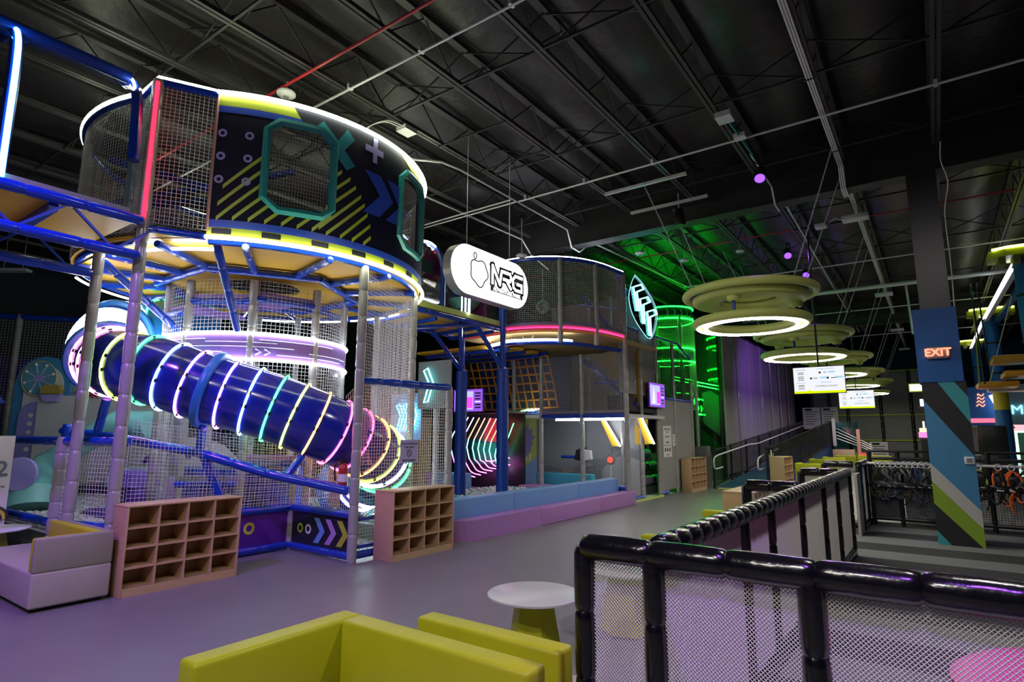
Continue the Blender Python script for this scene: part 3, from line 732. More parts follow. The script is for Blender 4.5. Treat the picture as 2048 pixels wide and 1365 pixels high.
def hoop(s, key):
    p, t = along(s); a = t.orthogonal().normalized() if abs(t.z) > .95 else t.cross(Vector((0,0,1))).normalized(); b = t.cross(a)
    c = [p + (a*math.cos(2*PI*i/32)+b*math.sin(2*PI*i/32))*(TR+.014) for i in range(32)]
    h = MB().tube(c, .0155, 6, closed=True).build('light_hoop', COLS[key], S, True)
    mb = MB()
    for i in range(1,32,5):
        d = (c[i]-p).normalized(); w = t.cross(d)
        MB().beam(c[i]-w*.022, c[i]+w*.022, .045, .02, d).build('hoop_clip', K['black'], h)
s = f1 - .36; seq = 'vbgyppwv'; i = 0
for q, key in zip((.22,.50,.80,1.08,1.36), 'vbgyp'): hoop(f1-q*1.0, key)
for q, key in zip((.22,.52,.82,1.10,1.38,1.66,1.92,2.16,2.40,2.62,2.84), 'vbgyorroywg'): hoop(f1+q, key)
for k in range(5): hoop(f2-.16-k*.18, 'w' if k % 2 else 'w')
hoop(f2+.14, 'p')
for k, key in enumerate(('b','w','g')): hoop(f3-.2-k*.24, key)
for k in range(3): hoop(f4+.12+k*.16, 'w')
MB().tube([SP[-1], SP[-1]+Vector((-.25,.0,-.08))], [TR, TR+.06], 24, caps=False).build('exit_lip', K['flange'], S, True)

def off_slide(p): return min((q-p).length for q in SP[::3]) > TR+.05
MB().cutnet((FX,3.0,.6),(FX,5.14,.6),(FX,5.14,1.45),(FX,3.0,1.75), .045, .0042, off_slide, .05).build('barrier_net', K['netw'], D)
MB().cutnet((FX,5.14,.6),(-6.10,5.1,.6),(-6.10,5.1,2.3),(FX,5.14,1.40), .045, .005, off_slide, -.08).build('barrier_net', K['netw'], D)
MB().cutfn(lambda u, v: cp(lerp(-112,100,u), lerp(.6,3.76,v)), 82, 60, .0038, off_slide, 60, 60).build('core_net', K['netw'], D)

# ================================================================ bridge from the drum tower out to the left
B = thing('entry_bridge', 'raised bridge with blue truss, yellow deck and clear tunnel walls left of the red post', 'bridge', (-7.4,1.3,0))
MB().box((-8.15,-1.5,3.88),(-6.95,2.55,3.93)).build('deck', K['yellow'], B)
for k in range(4): MB().box((-8.12,-1.2+k*1.0,3.80),(-6.98,-1.12+k*1.0,3.88)).build('deck_joist', K['bluemetal'], B)
for xx in (-6.93,-8.17):
    MB().pad((xx,-1.5,3.92),(xx,2.62,3.92), .058, .5).build('upper_chord', K['vblue'], B, True)
    MB().pad((xx,-1.5,3.52),(xx,2.62,3.52), .058, .5).build('lower_chord', K['vblue'], B, True)
    yy = -1.4; kk = 0
    while yy < 2.4:
        MB().beam((xx,yy,3.53 if kk % 2 else 3.9),(xx,yy+.42,3.9 if kk % 2 else 3.53),.025,.025).build('truss_web', K['bluemetal'], B); yy += .42; kk += 1
MB().box((-6.96,-1.5,3.93),(-6.94,2.5,4.03)).build('kick_board', mat('lime_edge',(.25,.32,.22),.5), B)
for a, b in ((-1.4,1.36),(1.40,2.52)):
    mb = MB(); pr = [(-6.95,4.03),(-6.95,5.1),(-7.02,5.42),(-7.2,5.60)]
    for (xa,za),(xb,zb) in zip(pr[:-1],pr[1:]): mb.add([(xa,a,za),(xa,b,za),(xb,b,zb),(xb,a,zb)], [(0,1,2,3)])
    mb.build('clear_wall', K['clear'], B, True)
MB().tube([(-7.22,-1.5,5.64),(-7.22,2.45,5.66)], .07, 12).build('top_rail', K['bluemetal'], B, True)
A = catmull([(-6.93,1.40,3.96),(-6.95,1.40,4.6),(-6.97,1.40,5.15),(-7.05,1.40,5.48),(-7.25,1.40,5.66),(-7.6,1.40,5.74)], 6)
MB().tube([p+Vector((-.07,0,0)) for p in A], .055, 8).build('hoop', K['bluemetal'], B, True)
MB().tube(A, .026, 8).build('cyan_light_strip', LED_C, B, True)
A2 = catmull([(-7.0,2.50,4.6),(-7.06,2.5,5.2),(-7.12,2.5,5.45),(-7.25,2.5,5.62),(-7.45,2.5,5.70)], 6)
MB().tube(A2, .06, 8).build('hoop', K['vblue'], B, True)
MB().tube([p+Vector((.05,-.04,.03)) for p in A2[-12:]], .016, 6).build('white_light_strip', LED_W, B, True)
# ================================================================ cubby shelves
def cubby(label, xf, y0, y1, dpt, h, cols=4, rows=4):
    t = .022; s = thing('cubby_shelf', label, 'shelf', (xf-dpt/2,(y0+y1)/2,0)); xb = xf-dpt; pl = .085
    for yy in (y0, y1-t): MB().rbox((xb,yy,0),(xf,yy+t,h-.004),.006,2).build('side_panel', K['oak'], s, True)
    MB().rbox((xb-.003,y0-.006,h-t),(xf+.004,y1+.006,h),.009,2).build('top', K['oak'], s, True)
    MB().box((xb,y0+t,.01),(xb+.012,y1-t,h-t)).build('back', K['oakback'], s)
    MB().box((xf-.025,y0+t,0),(xf-.005,y1-t,pl)).build('plinth', K['oak'], s)
    W = (y1-y0-2*t)/cols; Hh = (h-t-pl)/rows
    for k in range(1, cols): MB().box((xb+.012,y0+t+k*W-.009,pl),(xf-.003,y0+t+k*W+.009,h-t)).build('divider', K['oak'], s)
    for k in range(rows): MB().box((xb+.012,y0+t,pl+k*Hh-.018),(xf-.006,y1-t,pl+k*Hh)).build('shelf_board', K['oak'], s)
    return s
cubby('empty birch cubby shelf beside the beige and lime sofa', -6.625, 2.66, 3.86, .32, .88)
cubby('empty birch cubby shelf in front of the lilac bench pads', -5.70, 5.36, 6.53, .35, .875)
cubby('small birch cubby shelf against the grey panels by the ramp', -5.74, 16.75, 18.1, .30, .95)
cubby('tall birch cubby shelf at the foot of the ramp glass', -3.79, 19.3, 20.6, .42, .95)
cubby('birch cubby cabinet with its back to the padded queue fence', -1.95, 8.0, 8.9, .40, .88)

# ================================================================ sofas
def seat(name, label, parts, loc):
    s = thing(name, label, 'sofa', loc)
    for nm, a, b, m in parts: MB().rbox(a, b, .022, 3).build(nm, m, s, True)
    return s
DK = K['black']; KH = mat('khaki_vinyl', (.33,.31,.25), .5, noise=.04)
seat('sofa', 'beige corner sofa with lime inner back beside the cubby shelf', [
    ('seat_base', (-8.6,1.96,.035),(-6.70,2.60,.345), K['beige']), ('arm_shell', (-6.76,1.96,.34),(-6.70,2.60,.65), KH), ('arm_cushion', (-6.83,1.965,.34),(-6.755,2.56,.645), K['lime']),
    ('back_shell', (-8.05,2.54,.34),(-6.705,2.60,.65), KH), ('back_cushion', (-8.04,2.45,.34),(-6.83,2.545,.645), K['lime']), ('foot_base', (-8.55,2.0,0),(-6.75,2.56,.04), DK)], (-7.6,2.3,0))
seat('sofa', 'lime green corner sofa with low arm and beige seat in the open floor', [
    ('seat_base', (-2.70,1.35,.035),(-1.44,2.2,.33), K['beige']), ('arm', (-2.725,1.35,.32),(-2.585,2.235,.65), K['lime']), ('backrest', (-2.59,2.095,.32),(-1.42,2.235,.65), K['lime']), ('foot_base', (-2.66,1.4,0),(-1.48,2.15,.04), DK)], (-2.1,1.9,0))
seat('sofa', 'lime green sofa standing back to back with the lime corner sofa', [
    ('seat_base', (-2.26,2.40,.035),(-1.44,2.95,.33), K['beige']), ('backrest', (-2.32,2.37,.30),(-1.44,2.50,.65), K['lime']), ('foot_base', (-2.22,2.42,0),(-1.5,2.9,.04), DK)], (-1.9,2.6,0))
seat('sofa', 'lime sofa seen over the padded fence beside the second round table', [
    ('seat_base', (-2.75,5.5,.035),(-1.75,6.1,.33), K['beige']), ('backrest', (-2.42,5.5,.30),(-1.75,5.62,.65), K['lime']), ('foot_base', (-2.7,5.55,0),(-1.8,6.05,.04), DK)], (-2.2,5.8,0))
seat('sofa', 'lime sofa peeking over the fence in front of the birch cabinet', [
    ('seat_base', (-2.5,7.1,.035),(-1.75,7.7,.33), K['beige']), ('backrest', (-2.52,7.66,.30),(-1.75,7.78,.66), K['lime'])], (-2.2,7.4,0))
LS = [(-3.7,20.9,'long lime sofa with grey base beside the tall birch shelf'),(-3.95,25.0,'lime armchair just behind the long lime sofa'),(-3.85,27.6,'lime armchair between two other lime armchairs'),(-3.75,30.4,'lime armchair facing the aisle near the glass stair'),(-2.9,31.15,'lime bench sofa in front of the glass stair')]
for k, (xx, yy, lb) in enumerate(LS):
    wd = 1.2 if k in (0,4) else .75
    seat('sofa' if wd > 1 else 'armchair', lb, [('seat_base', (xx-.1,yy,.035),(xx+wd,yy+.7,.34), K['beige']), ('backrest', (xx-.1,yy,.33),(xx+wd,yy+.14,.72), K['lime']), ('arm', (xx-.12,yy+.14,.33),(xx+.02,yy+.7,.72), K['lime'])], (xx+.3,yy+.3,0))

# ================================================================ round tables
def rtable(label, x, y, r=.33, h=.5):
    t = thing('side_table', label, 'table', (x,y,0))
    MB().lathe([(0,h-.022),(r-.012,h-.022),(r,h-.016),(r,h-.004),(r-.005,h),(0,h)], (x,y,0), 48).build('tabletop', K['whitepaint'], t, True)
    MB().lathe([(0,.01),(.215,.01),(.13,h-.022),(0,h-.022)], (x,y,0), 6, math.radians(20), math.radians(380)).build('pedestal', K['lime'], t)
rtable('round white table on a lime pedestal beside the padded fence post', -2.40, 3.62)
rtable('round white table behind the padded fence net', -2.22, 4.72)
rtable('round white table at the far end of the beige sofa', -9.0, 2.2, .36, .5)

# ================================================================ padded black fences with white mesh
def padfence(label, P0, P1, posts, h=1.10, sp=.016, rr=.058, mesh='netw', w=.0036, group=None, bottom=True, seg=.30):
    P0, P1 = Vector(P0), Vector(P1); d = (P1-P0); Ln = d.length; d.normalize()
    f = thing('padded_fence', label, 'fence', tuple(P0), group)
    MB().pad(P0+Vector((0,0,h)), P1+Vector((0,0,h)), rr, seg, 14, .84).build('top_rail', K['vblack'], f, True)
    if bottom: MB().pad(P0+Vector((0,0,.07)), P1+Vector((0,0,.07)), rr*.9, .30, 12, .90).build('bottom_rail', K['vblack'], f, True)
    for q in posts: MB().pad(P0+d*q, P0+d*q+Vector((0,0,h)), rr*.82, .27, 14, .84).build('post', K['vblack'], f, True)
    MB().dnet(P0+Vector((0,0,.08)), d, (0,0,1), Ln, h-.08, sp, w).build('mesh', K[mesh], f)
    return f
padfence('black padded fence with white diamond mesh facing the lime sofas', (-1.35,2.45,0), (1.5,2.45,0), (0,.33,.93,1.75,2.6))
padfence('long black padded fence with pale mesh running back beside the striped carpet', (-1.05,2.58,0), (-1.05,9.38,0), (1.37,2.09,3.26,4.51,5.55,6.8), sp=.02, w=.0095, seg=.16)
padfence('short black padded bay fence behind the lime sofa backs', (-1.62,6.35,0), (-1.14,6.35,0), (0,), sp=.03, w=.004)
padfence('short black padded bay fence beside the birch cabinet', (-1.60,9.2,0), (-1.14,9.2,0), (0,), sp=.03, w=.004)
padfence('short black padded bay fence stub leaving the corner of the harness area', (-1.70,12.0,0), (-1.24,12.0,0), (0,), sp=.03, w=.004)
padfence('black padded fence closing the corner beside the harness rack', (-1.15,11.9,0), (-1.15,13.9,0), (0,.9,2.0), sp=.03, w=.008)
MB_ = MB().box((-1.16,11.2,0),(-1.12,11.75,.98)).build('queue_board', K['beige'], None); tag(MB_, 'beige board standing at the gap of the queue fence', 'board')
p = thing('pouf', 'round magenta pouf on the striped carpet behind the front fence', 'pouf', (.62,4.1,0))
MB().lathe([(0,0),(.60,0),(.68,.04),(.70,.2),(.68,.36),(.60,.41),(0,.42)], (.62,4.1,0), 40).build('cushion', mat('magenta_vinyl',(.95,.02,.42),.45), p, True)
MB().tube([(.62+.703*math.cos(a*PI/20),4.1+.703*math.sin(a*PI/20),.2) for a in range(40)], .008, 5, closed=True).build('seam', mat('magenta_seam',(.5,.01,.2),.5), p, True)

# ================================================================ soft bench pads around the ball pit
for a, b, lb in ((6.91,9.02,'lilac soft bench pad with a rounded corner beside the birch shelf'),(9.02,11.34,'lilac soft bench pad between two other lilac pads'),(11.34,13.1,'lilac soft bench pad at the net tower corner post')):
    if a < 7:
        pts = [(-6.12,a),(-6.12,b),(-5.83,b)] + [(-6.13+.30*math.cos(t*PI/16), 7.24+.33*math.sin(t*PI/16)) for t in range(0,-8,-1)]
        pts = [(x_, y_, 0.0) for x_, y_ in reversed(pts)]
        o = MB().prism(pts, (0,0,.305)).build('bench_pad', K['padpink'], None, True)
    else: o = MB().rbox((-6.12,a+.006,0),(-5.83,b,.305),.014,3).build('bench_pad', K['padpink'], None, True)
    tag(o, lb, 'soft pad', 'lilac bench pads')
for a, b, lb in ((6.91,8.62,'blue soft wall pad behind the rounded lilac pad'),(8.62,10.9,'blue soft wall pad between two blue wall pads of the ball pit'),(10.9,12.83,'blue soft wall pad ending at the net tower corner post')):
    o = MB().rbox((-6.38,a+.006,0),(-6.13,b,.60),.018,3).build('wall_pad', K['padblue'], None, True); tag(o, lb, 'soft pad', 'blue ball pit wall pads')
o = MB().rbox((-10.2,10.9,0),(-9.35,11.35,.66),.03,3).build('wall_pad', K['padblue'], None, True); tag(o, 'blue soft block standing in the balls before the neon portal', 'soft pad')
o = MB().rbox((-10.5,10.88,0),(-10.21,11.33,.66),.03,3).build('wall_pad', K['padpink'], None, True); tag(o, 'lilac soft block beside the blue block in the balls', 'soft pad')
o = MB().rbox((-8.7,13.2,0),(-7.05,13.45,.62),.025,3).build('wall_pad', K['padteal'], None, True); tag(o, 'teal soft wall pad closing the back of the ball pit', 'soft pad')
o = MB().rbox((-8.7,12.4,.0),(-7.6,13.15,.34),.02,3).build('wall_pad', K['padpink'], None, True); tag(o, 'low lilac soft pad before the teal wall pad', 'soft pad')
# balls: the nearest ones singly, the rest as one heap
rb = random.Random(3)
def lattice(x0, x1, y0, y1, keep, zb, sp=.091):
    out = []; r_ = 0; yy = y0
    while yy < y1:
        xx = x0+(sp/2 if r_ % 2 else 0)
        while xx < x1:
            q = (xx+rb.uniform(-.003,.003), yy+rb.uniform(-.003,.003))
            if keep(*q): out.append((0, q[0], q[1], zb+.012*math.sin(q[0]*3.1)*math.cos(q[1]*2.3)+rb.uniform(0,.012)))
            xx += sp
        yy += sp*.868; r_ += 1
    return out
def off_sp(x_, y_, z_, d_): return min((q-Vector((x_,y_,z_))).length for q in SP[::3]) > d_
POSTS = [dp(90,0,2.36), dp(45,0,2.36), Vector((-8.58,10.0,0)), Vector((-7.53,10.14,0)), Vector((-7.2,7.72,0)), Vector((-8.0,7.82,0)), Vector((-9.2,12.9,0)), Vector((-7.2,5.6,0))]
def pit_ok(x_, y_):
    if -10.60 < x_ < -9.28 and y_ > 10.78: return False
    if -8.80 < x_ < -7.50 and y_ > 12.30: return False
    if any((Vector((x_,y_,0))-p).length < .20 for p in POSTS): return False
    return off_sp(x_, y_, .30, TR+.10)
spots = lattice(-10.7, -6.46, 6.45, 12.28, pit_ok, .270)
far_b = [q for q in spots if not (-8.9 < q[1] and q[2] > 8.0)]; near_b = [q for q in spots if (-8.9 < q[1] and q[2] > 8.0)]
rb.shuffle(near_b); singles, rest = near_b[:296], near_b[296:]+far_b
bm_w = MB().sphere((0,0,0), .042, 10, 6).build('pit_ball', K['ball'], None, True); bm_t = MB().sphere((0,0,0), .042, 10, 6).build('pit_ball', K['ballt'], None, True)
used = {}
for k, (_, x_, y_, z_) in enumerate(singles):
    tl = k % 3 == 2; src = bm_t if tl else bm_w
    if src.name in used: o = src.copy(); COL.objects.link(o)
    else: o = src; used[src.name] = 1
    o.location = (x_, y_, z_); tag(o, 'teal plastic ball in the ball pit' if tl else 'white plastic ball in the ball pit', 'ball', 'balls in the pit')
for nm, m, sel in (('ball_heap', K['ball'], 0), ('ball_heap', K['ballt'], 1)):
    mb = MB()
    for k, (_, x_, y_, z_) in enumerate(rest):
        if (k % 3 == 2) == bool(sel): mb.sphere((x_,y_,z_), .042, 7, 5)
    o = mb.build(nm, m, None, True, 'stuff'); tag(o, 'heap of teal plastic balls filling the pit' if sel else 'heap of white plastic balls filling the pit', 'balls')
o = MB().box((-10.8,6.3,0),(-6.39,12.35,.226)).build('pit_floor', mat('pit_vinyl',(.12,.15,.15),.8), None); tag(o, 'dark padded base under the balls of the pit', 'mat')
# ================================================================ net tower with white and red rims
N = thing('net_tower', 'tall netted play tower with white rim, red rim and orange climbing net', 'play tower', (-7.5,13.0,0))
QC = catmull([(-9.1,10.6,0),(-7.5,10.5,0),(-6.55,10.95,0),(-6.08,11.75,0),(-5.92,12.9,0)], 8)
qcum = [0.0]
for a, b in zip(QC[:-1], QC[1:]): qcum.append(qcum[-1]+(b-a).length)
def qat(u, z):
    s = u*qcum[-1]
    for i in range(len(qcum)-1):
        if qcum[i+1] >= s-1e-9:
            t = (s-qcum[i])/(qcum[i+1]-qcum[i]); p = QC[i].lerp(QC[i+1], t); return Vector((p.x,p.y,z))
    return Vector((QC[-1].x,QC[-1].y,z))
MB().net(lambda u, v: qat(lerp(.26,1,u), lerp(3.98,5.50,v)), 84, 34, .007, 24, 1).build('upper_net', K['netg'], N)
MB().tube([qat(lerp(.2,1,i/24),5.52) for i in range(25)], .045, 8).build('top_rail', K['vblue'], N, True)
MB().tube([qat(lerp(.2,1,i/24),5.56) for i in range(25)], .024, 6).build('white_light_strip', LED_W, N, True)
MB().tube([qat(i/24,3.94)+Vector((0,-.02,0)) for i in range(25)], .022, 6).build('red_light_strip', LED_P, N, True)
MB().tube([qat(i/24,4.02) for i in range(25)], .05, 8).build('deck_edge', mat('lilac_edge',(.30,.22,.42),.5), N, True)
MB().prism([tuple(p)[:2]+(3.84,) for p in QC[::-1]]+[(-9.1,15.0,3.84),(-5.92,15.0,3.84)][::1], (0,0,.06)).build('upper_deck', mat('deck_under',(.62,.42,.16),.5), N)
for q in (QC[16], QC[24], QC[-1]): MB().pad(up(q,3.6 if q is not QC[-1] else .295), up(q,5.52), .06).build('post', K['vgrey'], N, True)
for xx, yy in ((-8.58,10.0),(-7.53,10.14)): MB().tube([(xx,yy,0),(xx,yy,3.0),(xx,yy,3.05),(xx,yy,5.1 if xx > -8 else 3.9)], [.13,.13,.065,.065], 16).build('blue_post', K['bluemetal'], N, True)
for a, b in (((-7.53,10.14,3.0),(-7.60,9.3,3.85)),((-8.58,10.0,3.0),(-8.7,9.1,3.85)),((-8.58,10.0,3.0),(-7.7,8.9,3.85))): MB().pad(a, b, .05, .4, 8).build('brace', K['vblue'], N, True)
LC = catmull([(-8.9,11.45,3.62),(-8.5,10.95,3.62),(-8.0,10.69,3.62),(-7.5,10.55,3.62),(-6.53,11.17,3.62),(-6.05,12.9,3.62)], 8)
MB().tube(LC, .05, 8).build('lower_ring', K['vblue'], N, True)
MB().tube([p+Vector((.0,-.05,.06)) for p in LC[:34]], .024, 6).build('white_light_strip', LED_W, N, True)
for i in (10,18,26):
    p = LC[i]; q = p+Vector((-.3,.35,.22)); MB().tube([p, q], .015, 6).tube([p+Vector((.12,0,0)), q+Vector((.3,0,0))], .015, 6).build('ring_strut', K['galv'], N)
# storey below, in the plane of the corner posts
YN = 12.9
for xx in (-9.2,-8.32,-7.12): MB().pad((xx,YN,.2),(xx,YN,3.6), .055).build('post', K['vgrey'], N, True)
MB().qnet((-8.32,YN,2.15),(-5.95,YN,2.15),(-5.95,YN,3.58),(-8.32,YN,3.58), .042, .007).build('middle_net', K['netg'], N)
MB().qnet((-9.2,YN,.3),(-8.32,YN,.3),(-8.32,YN,3.55),(-9.2,YN,3.55), .05, .004).build('middle_net', K['netg'], N)
MB().pad((-8.32,YN,2.06),(-5.95,YN,2.06), .055, .5).build('deck_rail', K['vblue'], N, True)
MB().box((-8.32,YN+.02,2.12),(-5.95,YN+.06,2.19)).build('deck_edge', mat('lilac_edge2',(.30,.22,.42),.5), N)
MB().box((-9.2,YN+.06,2.02),(-5.95,15.4,2.10)).build('middle_deck', mat('deck_white',(.55,.55,.55),.5), N)
MB().tube([(-7.95,13.02,1.97),(-6.05,13.02,1.97)], .022, 6).build('white_light_strip', LED_W, N, True)
MB().box((-9.6,14.22,0),(-6.2,14.27,2.02)).build('mural_wall', K['greyboard'], N)
for poly, m in (([(-9.6,.0),(-9.6,.55),(-9.0,.75),(-8.3,.62),(-7.6,.95),(-7.0,1.0),(-6.5,1.28),(-6.2,1.2),(-6.2,0)], K['greyboard2']),([(-7.3,0),(-7.25,.7),(-6.9,1.0),(-6.6,1.08),(-6.2,.95),(-6.2,0)], mat('mural_light',(.42,.41,.42),.6))):
    MB().prism([(x_, 14.205 if m is K['greyboard2'] else 14.195, z_) for x_, z_ in poly], (0,.008,0)).build('mural_hill', m, N)
for a in ((-8.5,.55),(-7.9,.72)): MB().prism([(a[0],14.19,a[1]),(a[0]+.4,14.19,a[1]+.05),(a[0]+.34,14.19,a[1]+.13),(a[0]+.05,14.19,a[1]+.1)], (0,.006,0)).build('mural_plank', mat('mural_tan',(.42,.33,.29),.6), N)
for xx in (-7.75,-6.62): MB().pad((xx,14.12,0),(xx,14.12,2.0), .045).build('inner_post', K['vgrey'], N, True)
MB().pad((-7.05,YN,.42),(-6.0,YN+.05,.36), .05, .5).build('low_rail', K['vblue'], N, True)
MB().box((-7.05,YN+.02,.05),(-6.14,YN+.05,.34)).build('low_board', K['navy'], N)
# sloping light edged slide boards
for (xa,za),(xb,zb),yy in (((-7.04,2.0),(-6.60,1.31),14.0),((-6.02,2.04),(-5.71,1.38),14.05)):
    MB().tube([(xa,yy-.05,za),(xb,yy-.05,zb)], .022, 6).build('slope_light', LED_W, N, True)
    MB().prism([(xa,yy,za),(xb,yy,zb),(xb-.25,yy,zb),(xa-.15,yy,za)], (0,.04,0)).build('slope_board', K['yellow'], N)
MB().box((-6.30,14.2,1.36),(-5.98,14.3,2.0)).build('yellow_board', K['yellow'], N)
MB().beam((-6.22,14.12,2.0),(-6.0,14.12,1.62),.05,.05).build('slope_rail', K['vblue'], N)
# inside the upper storeys
MB().beam((-7.6,13.9,5.4),(-6.5,13.9,4.05),.09,.09,(0,1,0)).build('inner_beam', K['vblue'], N)
MB().beam((-7.64,13.7,5.1),(-6.2,14.2,4.85),.05,.05).build('inner_beam', K['vblue'], N)
MB().prism([(-7.75,14.0,3.55),(-7.3,14.0,3.6),(-6.05,14.0,2.3),(-6.05,14.0,3.75),(-6.9,14.0,3.8)][0:5], (0,.03,0)).build('slide_underside', mat('ochre_board',(.40,.25,.04),.6), N)
MB().beam((-7.6,13.9,3.6),(-6.1,13.9,2.35),.1,.1,(0,1,0)).build('inner_beam', K['vblue'], N)
MB().beam((-7.2,13.85,2.95),(-6.1,13.85,2.95),.07,.07).build('inner_beam', K['vblue'], N)
for xx in (-8.9,-7.9,-7.2,-6.7): MB().pad((xx,14.8,2.1),(xx,14.8,5.5), .05).build('inner_post', K['vgrey'], N, True)
MB().box((-9.4,15.2,2.1),(-6.1,15.25,5.5)).build('back_screen', K['mesh'], N)
# orange climbing net
def on(u, v): return Vector((lerp(-11.4,-8.25,u)+.16*(1-v)*1.0, 13.1+.25*(1-v), lerp(2.32,3.68,v)))
mb = None
for i in range(14):
    u = i/13; MB().tube([on(u,0), on(u,.5)+Vector((0,.03,0)), on(u,1)], .024, 5).build('strap', K['orange'], N, True)
for j in range(7):
    v = j/6; MB().tube([on(k/6,v)+Vector((0,0,-.03*math.sin(PI*k/6))) for k in range(7)], .024, 5).build('strap', K['orange'], N, True)
MB().pad((-11.4,13.1,3.74),(-8.25,13.1,3.74), .06, .5).build('deck_rail', K['vblue'], N, True)
MB().pad((-11.4,13.3,2.18),(-8.25,13.3,2.18), .06, .5).build('deck_rail', K['vblue'], N, True)
MB().box((-11.6,14.4,2.1),(-8.3,14.45,3.9)).build('climb_backing', mat('deep_blue_board',(.008,.04,.22),.6), N)
for yy in (11.2,11.9,12.6): MB().box((-11.2,yy,3.72),(-8.4,yy+.3,3.78)).build('roof_slat', K['yellow'], N)
for yy in (11.55,12.25,12.95): MB().pad((-11.2,yy,3.68),(-8.4,yy,3.68), .05, .6, 8).build('roof_rail', K['vblue'], N, True)
# climbing board, lime with a violet splash
BA, BB = Vector((-9.40,12.85,0)), Vector((-9.28,14.15,0)); bd = (BB-BA).normalized(); bn = Vector((bd.y,-bd.x,0))
def bp(s_, z_, l_=0): q = BA+bd*s_+bn*l_; return (q.x,q.y,z_)
MB().prism([bp(0,.1),bp(1.3,.1),bp(1.3,2.14),bp(0,2.14)], -bn*.05).build('splash_board', K['plime'], N)
MB().prism([bp(0,.1,.01),bp(1.3,.1,.01),bp(1.3,1.0,.01),bp(0,.32,.01)], -bn*.006).build('blue_stripe', K['padblue'], N)
rs = random.Random(5); pts = []
for i in range(26):
    a = 2*PI*i/26; r_ = .44*(1 if i % 2 else .72)*rs.uniform(.85,1.15); pts.append(bp(.72+r_*1.05*math.cos(a), 1.42+r_*1.1*math.sin(a), .014))
MB().add(pts, [tuple(range(26))]).build('violet_splash', mat('violet_print',(.22,.16,.50),.6), N)
for q in range(4): MB().prism([bp(.30+q*.2,.60+q*.09,.02),bp(.37+q*.2,.60+q*.09,.02),bp(.44+q*.2,.80+q*.09,.02),bp(.37+q*.2,.80+q*.09,.02)], bn*.004).build('white_tick', K['pwhite'], N)
# wall of the tower along the walkway
XW = -6.10
for yy, zz in ((14.18,4.3),(15.25,4.3),(16.54,4.3),(18.01,3.3)): MB().pad((XW,yy,0),(XW,yy,zz), .05, .3).build('post', K['vgrey'], N, True)
MB().pad((XW,12.95,4.30),(XW,17.0,4.30), .045, .5).build('wall_rail', K['vblue'], N, True)
MB().pad((XW,17.0,4.30),(XW,18.05,3.95), .045, .5).build('wall_rail', K['vblue'], N, True)
MB().pad((XW,15.25,2.62),(XW,18.05,2.62), .05, .5).build('wall_rail', K['vblue'], N, True)
MB().pad((XW,12.95,5.50),(XW,15.2,4.34), .05, .5).build('wall_rail', K['vblue'], N, True)
MB().prism([(XW-.02,12.95,4.3),(XW-.02,15.2,4.3),(XW-.02,12.95,5.45)], (-.01,0,0)).build('sloped_screen', K['mesh'], N)
for a, b in ((12.98,14.15),(14.21,15.22)): MB().box((XW-.03,a,2.62),(XW-.02,b,4.27)).build('screen_panel', K['mesh'], N)
MB().prism([(XW-.015,13.1,4.2),(XW-.015,13.5,4.2),(XW-.015,14.8,2.7),(XW-.015,14.3,2.7)], (.004,0,0)).build('slope_board', mat('tan_screen',(.30,.20,.15),.7), N)
MB().qnet((XW,15.28,2.65),(XW,18.0,2.65),(XW,18.0,3.95),(XW,15.28,4.27), .04, .008).build('wall_net', K['netb'], N)
for a, b in ((15.28,16.51),(16.57,17.98)): MB().box((XW-.02,a,.12),(XW,b,2.58)).build('grey_panel', K['mesh'], N)
for a, b in ((15.28,15.9),(13.14,14.15)): MB().pad((XW,a,.07),(XW,b,.07), .05, .4).build('floor_rail', K['vblue'], N, True)
MB().box((XW-.35,12.98,2.18),(XW-.02,15.2,2.55)).build('beam_cover', K['navy'], N)
MB().box((XW-.9,14.9,0),(XW-.86,15.0,1.3)).box((XW-.9,14.2,.0),(XW-.86,14.24,1.25)).build('stair_cheek', K['mesh'], N)
# soft roll steps
for k in range(3):
    xs, z, ys = -6.60-.36*k, .36+.34*k, 15.2+.38*k
    for a, b, m in ((ys,ys+.55,K['padpink']),(ys+.55,ys+.75,K['vblack']),(ys+.75,ys+1.4,K['padteal'])):
        MB().tube([(xs,a,z),(xs,b,z)], .14, 14).build('step_roll', m, N, True)
    MB().box((xs-.3,ys-.05,max(0,z-.36)),(xs+.14,ys+1.45,z-.13)).build('step_block', K['meshdark'], N)
# coloured mats at its foot
o = thing('play_mat', 'pastel striped play mat at the entrance of the net tower', 'mat', (-6.9,14.6,0))
cols_ = [(.55,.40,.62),(.42,.66,.68),(.72,.68,.74)]
for k in range(9):
    xa, xb = (-7.7,-6.25) if k < 3 else (-6.44,-6.16)
    MB().prism([(xa,12.98+k*.37,.0),(xb,12.98+k*.37,.0),(xb,13.35+k*.37,.0),(xa,13.35+k*.37,.0)], (0,0,.015)).build('mat_strip', mat('mat_%d' % k, cols_[k % 3], .6), o)
o = MB().beam((-6.02,13.12,.02),(-6.02,15.25,.02),.07,.04).build('edge_strip', K['limep'], None); tag(o, 'lime floor edge strip in front of the net tower mat', 'edge strip')
o = MB().beam((-5.5,18.35,.02),(-4.3,18.35,.02),.08,.04).build('edge_strip', K['limep'], None); tag(o, 'lime floor edge strip at the foot of the ramp', 'edge strip')
